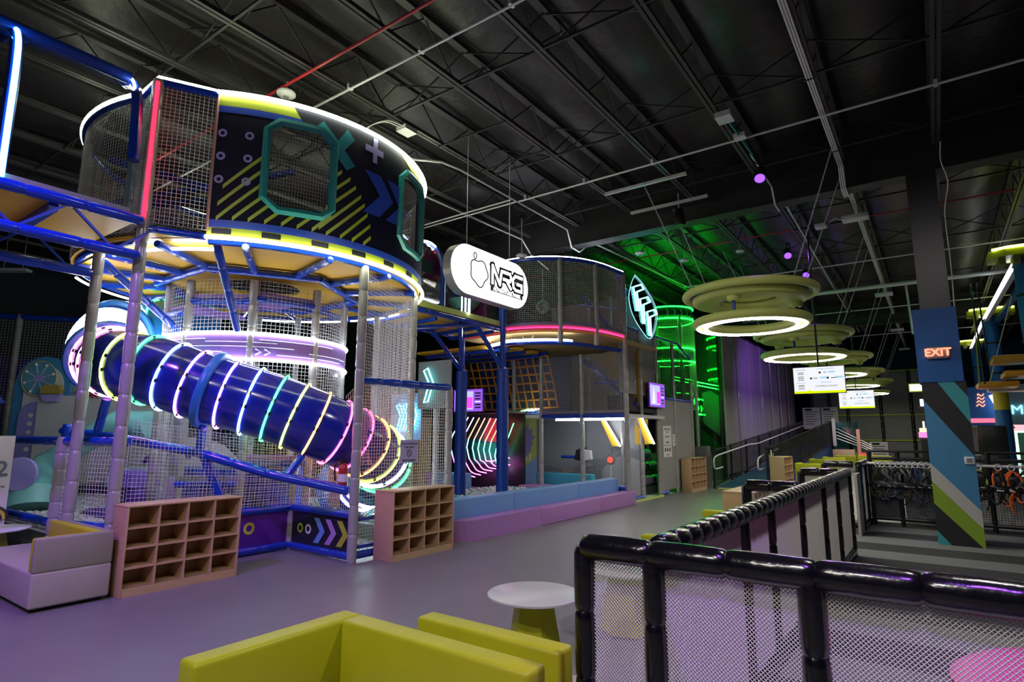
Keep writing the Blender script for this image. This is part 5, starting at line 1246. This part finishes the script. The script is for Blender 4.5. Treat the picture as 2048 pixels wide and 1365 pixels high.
MB().tube([(1.05,18.4,5.2),(.98,18.6,2.9)], .015, 6).build('rope', YLs, rc, True)
MB().tube([(1.75,18.0,4.9),(1.2,18.8,2.95)], .012, 6).build('rope', K['netw'], rc, True)

# ================================================================ arcade glimpses behind the column
def litbox(name, label, cat, a, b, m, case=K['black'], top=6.22):
    o = thing(name, label, cat, ((a[0]+b[0])/2,a[1],a[2]))
    MB().box((a[0]-.03,a[1]+.01,a[2]-.03),(b[0]+.03,b[1],b[2]+.03)).build('case', case, o); MB().box((a[0],a[1]-.01,a[2]),(b[0],a[1]+.012,b[2])).build('lit_face', m, o); MB().tube([(b[0]-.05,b[1]-.08,b[2]),(b[0]-.05,b[1]-.08,top)], .02, 8).build('hanger', K['black'], o); return o
litbox('lightbox', 'glowing lime white lightbox beside the column', 'sign', (-.55,22.0,2.98),(.15,22.2,3.18), glow('lb_lime',(.95,1.0,.65),2.2), mat('lb_case',(.5,.6,.05),.5)); MB().beam((.10,22.12,6.20),(.43,22.12,6.20),.04,.04).build('hanger_bar', K['black'], bpy.data.objects['lightbox'])
litbox('lightbox', 'pink white lit arcade sign under the lime lightbox', 'sign', (-.33,22.0,2.50),(.15,22.2,2.72), glow('lb_pink',(1.0,.75,.85),1.8), top=2.96)
o = thing('arcade_cabinet', 'arcade cabinet with glowing pink and orange marquee beside the column', 'arcade machine', (-.1,22.3,0))
MB().box((-.42,22.3,.0),(.3,23.0,1.5)).build('body', K['black'], o); MB().box((-.45,22.2,1.55),(.3,22.9,1.72)).build('marquee', glow('arc_pink',(1.0,.2,.5),1.5), o)
MB().box((-.42,22.2,1.72),(.2,22.6,1.84)).build('topper', glow('arc_orange',(1.0,.7,.3),2.0), o)
for k in range(3): MB().tube([(-.3+.14*k,22.3,1.84),(-.3+.14*k,22.3,2.05-.05*k)], .03, 6).build('topper_tower', glow('arc_tip',(1.0,.8,.8),1.8), o)
MB().box((-.16,22.28,.25),(-.02,22.31,.95)).build('light_column', glow('arc_white',(.85,.8,1.0),2.2), o); MB().box((-.02,22.28,.25),(.07,22.31,.95)).build('light_column', glow('arc_violet',(.4,.2,.9),1.2), o)
MB().sphere((.15,22.25,.62), .14, 12, 8).build('glow_dome', glow('arc_dome',(1.0,.55,.3),1.2), o, True)
o = thing('arcade_wall', 'blue arcade wall with red script neon behind the ropes course', 'arcade machine', (1.1,21.5,0))
MB().box((.7,21.5,1.9),(1.45,21.55,3.0)).build('panel', K['coldeep'], o); MB().box((.75,21.46,1.98),(1.4,21.5,2.1)).build('red_bar', glow('arc_red',(1.0,.12,.2),1.6), o)
for k in range(4): MB().tube(catmull([(1.0+.02*k,21.46,2.45+k*.10),(1.07,21.46,2.50+k*.10),(1.14,21.46,2.44+k*.10),(1.2,21.46,2.5+k*.1)],4), .014, 5).build('script_neon', glow('script_red',(1.0,.2,.1),3), o)
MB().beam((1.35,21.3,2.75),(1.62,21.3,2.05),.12,.12).build('light_tube', glow('arc_tube',(.85,.85,1.0),3), o); MB().beam((1.60,21.3,2.05),(1.72,21.3,1.80),.12,.12).build('tube_foot', YP, o)
MB().box((.7,21.5,0),(1.45,21.55,1.9)).build('base', K['black'], o)
o = thing('neon_wall_sign', 'aqua neon letters GAMES on the arcade wall behind the ropes course', 'sign', (2.4,25.3,0))
MB().box((1.2,25.3,1.9),(3.6,25.35,3.3)).build('panel', mat('arc_grey',(.25,.3,.36),.5), o); MB().box((1.2,25.31,.0),(3.6,25.35,1.9)).build('base', K['black'], o)
text('neon_letters', 'GAMES', .42, glow('neon_games',(.2,.85,1.0),3), (2.12,25.27,2.45), (1,0,0), (0,0,1), o, .01)
o = thing('prize_machine', 'bright green and white lit prize machine behind the ropes course', 'arcade machine', (2.2,22.0,0))
MB().box((1.78,21.7,0),(2.7,22.3,.5)).build('base', K['pwhite'], o); MB().box((1.80,21.75,.5),(2.68,22.28,1.75)).build('lit_case', glow('prize_green',(.55,1.0,.70),1.6), o); MB().box((1.78,21.68,1.75),(2.7,22.3,1.92)).build('red_header', glow('prize_red',(1.0,.35,.4),1.5), o)
for k in range(3): MB().box((1.84+.28*k,21.72,.55),(2.0+.28*k,21.745,1.7)).build('prize_column', mat('prize_col%d' % k,(.1+.2*k,.5,.3),.5), o)
o = thing('equipment_case', 'black stacked equipment cases with pale trims behind the harness rack', 'case', (1.0,16.2,0))
for k, (a, b) in enumerate(((0,.6),(.62,1.22),(1.24,1.82))): MB().rbox((.72,16.0,a),(1.2,16.5,b),.02,2).build('case_box', K['black'], o, True); MB().box((.45,16.02,b-.03),(1.2,16.05,b)).build('trim_bar', K['beige'], o)
MB().box((.45,16.1,0),(.70,16.4,1.8)).build('side_panel', mat('warm_grey',(.2,.17,.17),.6), o)

# ================================================================ ramp, railings, tall mesh screen
RZ = lambda yy: max(0,(yy-18.4)*.078)
rp = thing('access_ramp', 'blue carpeted ramp rising along the tall mesh screen', 'ramp', (-4.95,18.4,0))
MB().add([(-5.6,18.4,0.01),(-4.32,18.4,.01),(-4.32,34,RZ(34)),(-5.6,34,RZ(34)),(-5.6,18.4,0),(-4.32,18.4,0),(-4.32,34,0),(-5.6,34,0)], [(0,1,2,3),(4,7,6,5),(0,4,5,1),(1,5,6,2),(2,6,7,3),(3,7,4,0)]).build('surface', mat('ramp_blue',(.012,.05,.17),.8,noise=.1,nscale=30), rp)
def railing(label, xx, ya, yb, h, pit, post):
    o = thing('railing', label, 'railing', (xx,ya,0)); Lr = yb-ya
    P = MB().beam((0,0,.10),(0,0,h-.04),.014,.014)
    pm = None; yy = ya
    k = 0
    while yy < yb:
        if pm is None: pm = MB().beam((xx,ya,RZ(ya)+.10),(xx,ya,RZ(ya)+h-.04),.014,.014).build('picket', K['blackmetal'], o); c = pm
        else: c = pm.copy(); COL.objects.link(c); c.parent = o; c.location = (0,yy-ya,RZ(yy)-RZ(ya))
        yy += pit; k += 1
    for q, w_ in ((h,.045),(.08,.04)): MB().beam((xx,ya,RZ(ya)+q),(xx,yb,RZ(yb)+q),w_,w_).build('rail', K['blackmetal'], o)
    yy = ya
    while yy <= yb+.01: MB().beam((xx,yy,RZ(yy)),(xx,yy,RZ(yy)+h+.04),.05,.05).build('post', K['blackmetal'], o); yy += post
    return o
ra = railing('black picket railing along the mesh screen side of the ramp', -5.62, 18.4, 33.9, 1.12, .115, 1.94)
for a in (-5.5,):
    MB().tube(catmull([(a,18.9,.62),(a,18.2,.60),(a,18.05,.70),(a,18.1,.92),(a,18.5,1.0)],5)+[(a,22.2,.98+RZ(22.2)-.0),(a,23.6,RZ(23.6)+.9),(a,33.5,RZ(33.5)+.95)], .024, 8).build('handrail', K['galv'], ra, True)
rb_ = railing('black picket railing on the seating side of the ramp', -4.30, 19.4, 33.9, 1.12, .115, 1.9)
MB().tube(catmull([(-4.42,19.6,.6),(-4.42,18.9,.58),(-4.42,18.75,.68),(-4.42,18.85,.9),(-4.42,19.3,.98)],5)+[(-4.42,22,RZ(22)+.9)], .024, 8).build('handrail', K['galv'], rb_, True)
o = MB().box((-4.26,19.4,.10),(-4.24,20.15,1.22)).build('acrylic_screen', K['glass'], None); tag(o, 'clear acrylic screen with a white sticker at the ramp foot', 'screen')
o = MB().box((-4.235,19.65,.9),(-4.23,19.78,1.15)).build('sticker', K['pwhite'], None); tag(o, 'white sticker on the acrylic screen', 'sticker')
o = MB().box((-6.12,18.15,0),(-5.72,18.22,1.25)).box((-6.12,18.22,0),(-6.06,19.6,1.25)).build('half_wall', K['meshdark'], None); tag(o, 'grey half wall between the small cubby shelf and the ramp', 'wall')
cs = thing('mesh_screen', 'tall lavender grey mesh screen on slim poles above the ramp', 'screen', (-6.3,28,0))
yy = 22.2; k = 0
while yy < 35:
    MB().add([(-6.3+.03*math.sin(q*1.3+k), yy+.01+q*.192, z) for q in range(11) for z in (.2,5.6)], [(2*q,2*q+2,2*q+3,2*q+1) for q in range(10)]).build('mesh_panel', mat('mesh_lav_%d' % k,(.28,.27,.28),.7,noise=.1,nscale=14,stretch=(1,3,.2)), cs, True)
    MB().tube([(-6.27,yy,0),(-6.27,yy,5.65)], .035, 8).build('pole', K['vgrey'], cs, True); yy += 1.95; k += 1
MB().tube([(-6.27,22.2,5.65),(-6.27,35.8,5.65)], .04, 8).build('top_bar', K['blackmetal'], cs, True)
# green lit room
gr_ = thing('green_court', 'green lit glass court with light bars beside the mesh screen', 'play court', (-7.4,23.0,0))
MB().box((-9.5,24.5,0),(-6.32,24.6,5.8)).build('back_panel', mat('court_grey',(.25,.25,.26),.6), gr_)
MB().box((-9.4,22.0,.9),(-6.34,22.03,5.7)).build('glass_front', K['glass'], gr_); MB().box((-9.4,22.0,.0),(-6.34,22.05,.9)).build('kick_panel', mat('court_low',(.25,.25,.25),.6), gr_)
for a in (-8.0,-7.15,-6.36): MB().tube([(a,21.98,0),(a,21.98,5.7)], .045, 8).build('pole', K['blackmetal'], gr_, True)
for (a,za),(b,zb) in (((-7.98,3.81),(-7.37,3.66)),((-7.25,3.60),(-6.42,3.40))):
    for q in (0,.12): MB().beam((a,21.85,za-q),(b,21.85,zb-q),.03,.03).build('light_bar', LED_G, gr_)
MB().beam((-7.95,21.85,3.2),(-7.4,21.85,3.15),.03,.03).build('light_bar', LED_G, gr_)
MB().prism([(-7.2,22.6,3.2),(-6.9,22.6,3.3),(-6.5,22.6,3.0),(-6.55,22.6,1.6),(-6.9,22.6,1.5),(-7.2,22.6,1.9)], (0,.1,0)).build('wedge_mat', mat('court_mat',(.50,.50,.50),.5), gr_)
MB().beam((-7.4,22.5,2.1),(-6.5,22.5,1.35),.2,.2).build('wedge_frame', K['black'], gr_)
MB().tube(catmull([(-7.05,21.8,2.9),(-7.2,21.8,2.95),(-7.25,21.8,2.8),(-7.12,21.8,2.6),(-7.2,21.8,2.4),(-7.0,21.8,2.35)],5), .03, 6).build('neon_letter', LED_G, gr_, True)

# ================================================================ far netted court and glass stair
ct = thing('netted_court', 'far netted court with black posts, lime edges and grey mesh walls', 'play court', (-3,36,0))
for xx in (-5.4,-4.55,-3.7,-2.2,-.9,.4): MB().pad((xx,35.6,0),(xx,35.6,4.9), .07, .25).build('post', K['vblack'], ct, True)
for a, b in zip((-5.4,-4.55,-3.7,-2.2,-.9),(-4.55,-3.7,-2.2,-.9,.4)):
    for z0, z1 in ((.05,1.35),(1.42,2.62),(2.7,4.85)): MB().box((a+.08,35.66,z0),(b-.08,35.68,z1)).build('mesh_panel', mat('court_mesh',(.20,.20,.21),.7,noise=.1,nscale=20), ct)
for z in (1.38,2.66,4.9): MB().beam((-3.7,35.6,z),(.4,35.6,z),.07,.07).build('lime_edge', mat('court_lime',(.30,.48,.03),.5), ct)
MB().beam((-5.4,35.6,2.66),(-3.7,35.6,2.66),.07,.07).build('lime_edge', mat('court_lime2',(.30,.48,.03),.5), ct)
MB().box((-4.7,35.3,.0),(-3.0,35.5,.75)).build('lime_block', K['limep'], ct)
for xa, xb, za, zb, lb in ((-5.85,-5.0,1.95,3.1,'large white info poster on the dark court wall'),(-4.95,-4.15,1.95,3.1,'second white info poster beside the large one on the court wall'),(-2.85,-2.05,.15,1.3,'white rules poster on the far court mesh')):
    o = thing('wall_poster', lb, 'poster', ((xa+xb)/2,35.45,za)); MB().box((xa,35.44,za),(xb,35.46,zb)).build('sheet', K['pwhite'], o)
    for q in range(6): MB().box((xa+.1,35.435,zb-.25-q*.13),(xb-.1-(q%3)*.1,35.44,zb-.22-q*.13)).build('text_line', K['navy'], o)
    MB().box((xa+.12,35.435,zb-.16),(xa+.45,35.44,zb-.06)).build('heading', K['navy'], o)
gs = thing('glass_stair', 'teal glass stair guard with steel handrails near the far court', 'stair', (-3.4,33.5,0))
MB().box((-4.05,33.2,1.0),(-3.1,33.22,2.25)).build('glass_panel', clear('teal_glass',(.25,.75,.78),.12), gs); MB().box((-4.2,33.18,1.1),(-4.05,33.24,2.45)).build('white_banner', K['pwhite'], gs)
for k in range(4): MB().tube(catmull([(-4.0,33.1-.05*k,1.95-.16*k),(-3.2,33.0,1.5-.12*k),(-2.7,32.9,1.22-.1*k),(-2.55,32.9,1.05-.1*k),(-2.55,32.9,.02)],5), .022, 6).build('handrail', K['galv'], gs, True)
for k in range(4): MB().box((-3.9+.33*k,33.25,0),(-3.57+.33*k,34.4,.75-.18*k)).build('step', K['meshdark'], gs)
o = thing('pink_sign_post', 'pink and white lit post beside the glass stair', 'sign', (-3.05,32.6,0)); MB().box((-3.12,32.58,.0),(-2.98,32.7,1.9)).build('post', mat('pink_post',(.7,.35,.3),.5), o); MB().sphere((-2.9,32.5,.55), .26, 14, 8).build('red_ball', glow('red_dome',(1.0,.12,.12),.6), o, True)
o = MB().rbox((-4.1,31.9,.0),(-3.2,32.3,.95),.02,2).build('counter_block', mat('counter_birch',(.58,.40,.26),.5), None, True); tag(o, 'pale wooden counter block in front of the glass stair', 'counter')

# ================================================================ toddler zone on the far left
TO = Vector((-14.9,4.2,0)); TX = Vector((.812,.583,0)); TN = Vector((.583,-.812,0))
def tp(s_, z_, n_=0): p = TO+TX*s_+TN*n_; return Vector((p.x,p.y,z_))
tz = thing('toddler_wall', 'toddler play wall with a blue arch, wheel and white cut-out boards', 'play wall', tuple(TO))
def arch(s0, s1, z0, z1, n_, th, m, nm):
    r_ = (s1-s0)/2; c = (s0+s1)/2
    P = [tp(s0,z0,n_), tp(s1,z0,n_)] + [tp(c+r_*math.cos(PI*i/14), z1-r_+r_*math.sin(PI*i/14), n_) for i in range(15)]
    MB().prism(P, TN*th).build(nm, m, tz, False)
arch(-.58,.56,0,3.16,0,.08,mat('arch_blue',(.06,.28,.55),.5),'blue_arch'); arch(-.36,.44,0,2.96,.09,.02,mat('arch_white',(.68,.68,.68),.5),'white_arch'); arch(-.38,.22,0,2.22,.12,.02,mat('arch_lav',(.33,.30,.72),.5),'lavender_arch')
MB().tube([tp(-.06+.36*math.cos(2*PI*i/32), 2.70+.36*math.sin(2*PI*i/32), .13) for i in range(32)], .012, 5, closed=True).build('wheel_rim', mat('wheel_gold',(.6,.5,.15),.4), tz, True)
MB().prism([tp(-.06+.34*math.cos(2*PI*i/28), 2.70+.34*math.sin(2*PI*i/28), .115) for i in range(28)], TN*.01).build('wheel', mat('wheel_blue',(.13,.38,.55),.4), tz)
MB().prism([tp(-.06+.10*math.cos(2*PI*i/20), 2.70+.08*math.sin(2*PI*i/20), .127) for i in range(20)], TN*.01).build('wheel_hub', K['plav'], tz)
for k in range(8):
    a = 2*PI*k/8+.3; MB().beam(tp(-.06+.1*math.cos(a),2.70+.1*math.sin(a),.14), tp(-.06+.28*math.cos(a),2.70+.28*math.sin(a),.14),.01,.01).build('spoke', K['pwhite'], tz); MB().sphere(tp(-.06+.30*math.cos(a),2.70+.30*math.sin(a),.14), .03, 8, 5).build('wheel_dot', K['pwhite'], tz)
MB().prism([tp(.0,.6,.13),tp(3.1,.6,.13),tp(3.1,2.35,.13),tp(.0,2.35,.13)], TN*.03).build('white_board', mat('board_white',(.68,.68,.68),.5), tz)
for k in range(5): MB().prism([tp(-.12+.05*math.cos(2*PI*i/14),1.95-.17*k+.045*math.sin(2*PI*i/14),.145) for i in range(14)], TN*.008).build('button_dot', K['pwhite'], tz)
MB().prism([tp(.18,2.38,.2),tp(.50,2.38,.2),tp(.56,2.46,.2),tp(.48,2.56,.2),tp(.22,2.56,.2),tp(.13,2.46,.2)], TN*.12).build('gold_bun', mat('bun_gold',(.45,.33,.08),.5), tz)
MB().prism([tp(.14,2.36,.2),tp(.54,2.36,.2),tp(.46,2.22,.2),tp(.22,2.22,.2)], TN*.1).build('dish', K['plav'], tz)
for k in range(3): MB().beam(tp(.82+.1*k,2.42,.2), tp(1.05+.1*k,2.30,.2),.02,.02).build('red_stripe', K['red'], tz)
bt = thing('batten_light', 'unlit white batten light hanging under the dark ceiling beyond the entry bridge', 'light fixture', (-18.9,4.3,5.7))
MB().beam((-19.15,4.07,5.70),(-18.5,4.55,5.70),.22,.07).build('batten', K['white'], bt)
for t_ in (.2,.8): MB().tube([Vector((-19.15,4.07,5.72)).lerp(Vector((-18.5,4.55,5.72)),t_), Vector((-19.15,4.07,6.9)).lerp(Vector((-18.5,4.55,6.9)),t_)], .008, 5).build('hanging_wire', K['galv'], bt)
# soft toys and tubes in the toddler pit
o = thing('toddler_slide', 'mint green tube slide elbow in the toddler ball pit', 'slide', (-11.9,3.7,0))
MB().tube(catmull([(-11.3,4.15,1.72),(-11.75,3.85,1.38),(-12.15,3.62,1.08),(-12.25,3.5,.75),(-12.1,3.45,.35)],6), [.20]*12+[.24]*7+[.42]*6, 18).build('chute', mat('mint',(.22,.55,.52),.4), o, True)
MB().tube([(-11.25,4.18,1.75),(-10.7,4.5,1.75)], .22, 16).build('chute_top', mat('mint2',(.22,.55,.52),.4), o, True)
MB().tube([(-12.0,3.2,.95),(-11.95,3.15,.95)], .26, 20).build('port', K['plav'], o, True)
o = thing('soft_roll', 'pale mint soft roll lying in the toddler ball pit', 'soft toy', (-11.0,4.5,.3)); MB().tube([(-11.80,4.45,.78),(-11.75,4.48,.78),(-11.22,4.82,.78),(-11.17,4.85,.78)], [.16,.22,.22,.16], 18).build('roll', mat('mint_pale',(.42,.68,.68),.45), o, True); MB().box((-11.90,4.5,.1),(-11.15,4.95,.62)).build('cradle', mat('mint_dark',(.10,.32,.36),.5), o)
o = thing('soft_plane', 'pale soft aeroplane with dark oval windows behind the toddler net', 'soft toy', (-11.4,6.2,0))
P = catmull([(-1.3,.35),(-1.15,1.0),(-.7,1.42),(-.1,1.55),(.45,1.40),(.9,1.05),(1.7,.85),(1.75,.45)],5)
P = [(q[0],q[1]) for q in [Vector((a,b)) for a, b in ((-1.3,.35),(-1.2,.9),(-.85,1.3),(-.4,1.5),(.1,1.52),(.5,1.38),(.85,1.08),(1.25,.95),(1.75,.88),(1.8,.40))]]
PO = Vector((-11.90,5.93,0))
P = [(a,0.0 if b < .45 else b) for a, b in P]
MB().prism([PO+TX*a+Vector((0,0,b)) for a, b in P], TN*.35).build('body', mat('plane_white',(.70,.68,.68),.45), o)
for k, (a, b) in enumerate(((-.75,1.12),(-.38,1.24),(.02,1.22),(.45,1.14))): MB().prism([PO+TN*.36+TX*(a+.07*math.cos(2*PI*i/14)+(.08*math.sin(2*PI*i/14) if k < 2 else 0))+Vector((0,0,b+.11*math.sin(2*PI*i/14))) for i in range(14)], TN*.01).build('plane_window', K['purple'], o)
o = thing('soft_stool', 'deep purple soft seat in the toddler ball pit', 'soft toy', (-10.1,4.1,0))
MB().rbox((-11.1,3.75,.15),(-9.80,4.35,.42),.1,4).build('base', mat('deep_purple',(.06,.02,.28),.4), o, True); MB().rbox((-10.4,3.95,.4),(-9.78,4.35,.85),.16,5).build('back', mat('deep_purple2',(.10,.03,.36),.4), o, True); MB().tube([(-10.08,4.15,.83),(-10.05,4.15,1.0)], [.3,.22], 16).build('headrest', mat('deep_purple3',(.13,.05,.42),.4), o, True)
def tod_ok(x_, y_):
    if (Vector((x_,y_))-Vector((CC[0],CC[1]))).length < 1.45 or (Vector((x_,y_))-Vector((-10.79,4.79))).length < .14 or (Vector((x_,y_))-Vector((-10.48,6.18))).length < .14: return False
    if -11.16 < x_ < -9.72 and 3.69 < y_ < 4.41: return False
    if -11.97 < x_ < -11.08 and 4.42 < y_ < 5.02: return False
    if (Vector((x_,y_))-Vector((-12.15,3.48))).length < .52: return False
    q = Vector((x_,y_,0))-PO; a_, n_ = q.dot(TX), q.dot(TN)
    return not (-1.4 < a_ < 1.9 and -.06 < n_ < .42)
tl_ = lattice(-14.0, -9.0, 3.0, 6.2, tod_ok, .348, .10)
for m, nm, lb, sel in ((K['ball'],'ball_heap','heap of pale plastic balls in the toddler pit',0),(mat('ball_pink',(.62,.35,.55),.35),'ball_heap','scatter of pink plastic balls in the toddler pit',1)):
    mb = MB()
    for k, (_, x_, y_, z_) in enumerate(tl_):
        if ((k*7) % 10 < 2) == bool(sel): mb.sphere((x_,y_,z_), .042, 6, 4)
    tag(mb.build(nm, m, None, True, 'stuff'), lb, 'balls')
o = MB().box((-14.2,2.9,0),(-8.9,6.4,.30)).build('pit_floor', mat('pit_grey',(.28,.28,.28),.8), None); tag(o, 'grey padded base of the toddler ball pit', 'mat')
tf = thing('toddler_fence', 'netted fence of the toddler pit with a grey corner post and blue rails', 'fence', (-8.65,2.66,0))
A0, A1 = Vector((-8.75,2.72,0)), Vector((-9.3,3.5,0)); A2_ = Vector((-7.62,3.0,0))
for q in (A0,): MB().pad(q, up(q,1.55), .075, .2).build('post', K['vgrey'], tf, True)
for z in (.52,1.5):
    MB().pad(up(A0,z), up(A2_,z), .055, .4).build('rail', K['vblue'], tf, True); MB().pad(up(A0,z), (-11.5,2.66,z), .055, .4).build('rail', K['vblue'], tf, True)
MB().qnet(up(A0,.55), up(A2_,.55), up(A2_,1.48), up(A0,1.48), .05, .0055, .03).build('net', K['netw'], tf)
MB().box((-8.75,2.74,.05),(-7.62,2.98,.06)).build('kick_board', K['navy'], tf)
MB().prism([up(A0,.04),up(A2_,.04),up(A2_,.48),up(A0,.48)], (0,.02,0)).build('dark_board', K['navy'], tf)
o = thing('height_sign', 'tall white height sign with the number 52 at the end of the beige sofa', 'sign', (-9.45,2.0,0))
MB().prism([(-9.44,2.42,.3),(-9.44,1.62,.3),(-9.44,1.62,1.56),(-9.44,2.42,1.56)], (-.03,0,0)).build('board', K['pwhite'], o)
text('number', '52', .26, mat('sign_slate',(.16,.22,.27),.5), (-9.432,2.26,1.15), (0,1,0), (0,0,1), o, .002, bold=.004)
for k, (tx_, z_) in enumerate((('PLEASE SUPERVISE',.98),('CHILDREN AT ALL TIMES',.94))): text('lettering', tx_, .032, K['pdark'], (-9.432,2.2,z_), (0,1,0), (0,0,1), o, .001)
for k, m in enumerate((K['pdark'], mat('sun_yellow',(.85,.65,.02),.5), K['pdark'])): MB().tube([(-9.42,2.28+(.16-.035*k)*math.cos(PI*i/12),.55+(.16-.035*k)*math.sin(PI*i/12)) for i in range(13)], .014, 5).build('rainbow_band', m, o, True)
for xx in (2.35,1.7): MB().tube([(-9.46,xx,0),(-9.46,xx,.32)], .02, 8).build('leg', K['galv'], o)
# dark netted frames further back
dn = thing('netted_playground', 'dark blue lit netted play frame at the back of the hall', 'play frame', (-19.5,6.5,0))
for a, b in ((-19.9,3.4),(-18.9,4.6),(-18.1,5.7),(-17.3,6.8)): MB().pad((a,b,0),(a,b,4.6), .07).build('post', K['vgrey'], dn, True)
for a, b in zip(((-19.9,3.4),(-18.9,4.6),(-18.1,5.7)),((-18.9,4.6),(-18.1,5.7),(-17.3,6.8))):
    MB().qnet((*a,.2),(*b,.2),(*b,4.5),(*a,4.5), .07, .008).build('net', K['netg'], dn); MB().pad((*a,4.55),(*b,4.55), .07).build('top_rail', K['vblue'], dn, True)
    MB().prism([(a[0]-.6,a[1]+.4,0),(b[0]-.6,b[1]+.4,0),(b[0]-.6,b[1]+.4,3.6),(a[0]-.6,a[1]+.4,3.6)], (-.05,.03,0)).build('back_board', mat('violet_board',(.06,.03,.25),.6), dn)
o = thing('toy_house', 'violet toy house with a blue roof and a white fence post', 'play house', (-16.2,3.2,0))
MB().box((-16.6,2.9,0),(-15.8,3.7,2.2)).build('wall', mat('house_violet_light',(.28,.20,.55),.5), o); MB().prism([(-16.7,2.8,2.2),(-16.7,3.8,2.2),(-16.7,3.3,2.8)], (1.0,0,0)).build('roof', K['pblue'], o); MB().box((-15.75,3.0,0),(-15.55,3.25,1.2)).build('pillar', mat('house_mint',(.3,.6,.6),.5), o)  # wall's violet has the purple lighting painted into its base colour
# extinguisher and info sheets under the drum
o = thing('fire_extinguisher', 'red fire extinguisher strapped to the post beside the slide', 'extinguisher', (-6.27,5.0,.85))
ex = (-6.27,5.0); MB().lathe([(0,0),(.055,0),(.06,.02),(.06,.30),(.045,.36),(.02,.38),(0,.38)], (ex[0],ex[1],.85), 18).build('cylinder', mat('ext_red',(.42,.03,.03),.3), o, True)
MB().lathe([(.0615,.14),(.0615,.24)], (ex[0],ex[1],.85), 18).build('label_band', K['pwhite'], o); MB().box((ex[0]-.02,ex[1]-.05,1.23),(ex[0]+.02,ex[1]+.03,1.28)).build('valve', K['black'], o)
MB().tube(catmull([(ex[0],ex[1]-.03,1.26),(ex[0]-.1,ex[1]-.05,1.2),(ex[0]-.09,ex[1]-.05,1.0)],5), .012, 6).build('hose', K['black'], o, True); MB().beam((ex[0],ex[1],1.05),(-6.1,5.03,1.05),.03,.02).build('bracket', K['galv'], o)
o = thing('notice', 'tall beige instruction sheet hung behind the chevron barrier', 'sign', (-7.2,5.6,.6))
MB().box((-7.36,5.6,.75),(-7.04,5.61,1.42)).build('sheet', mat('sheet_light_tint',(.55,.44,.40),.6), o); MB().box((-7.32,5.595,.55),(-7.06,5.6,.75)).build('lower_sheet', mat('sheet_tan',(.45,.36,.32),.6), o)  # upper sheet's beige carries a baked-in tint of the purple light
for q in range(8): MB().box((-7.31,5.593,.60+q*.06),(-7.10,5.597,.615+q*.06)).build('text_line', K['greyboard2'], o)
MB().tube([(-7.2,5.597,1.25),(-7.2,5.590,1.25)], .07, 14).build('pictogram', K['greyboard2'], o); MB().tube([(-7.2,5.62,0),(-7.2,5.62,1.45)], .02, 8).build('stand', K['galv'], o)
# plywood cabinets glimpsed behind the drum net
o = thing('storage_cabinet', 'birch storage cabinet behind the drum tower side net', 'cabinet', (-13.0,12.9,0))
MB().box((-13.46,12.7,.0),(-12.50,13.2,2.1)).build('body', K['oak'], o); MB().box((-13.42,12.68,.05),(-13.0,12.7,2.05)).build('door', K['oak'], o); MB().box((-12.96,12.68,.05),(-12.54,12.7,2.05)).build('door', K['oak'], o); MB().box((-13.03,12.66,.95),(-13.005,12.68,1.15)).build('handle', K['black'], o)
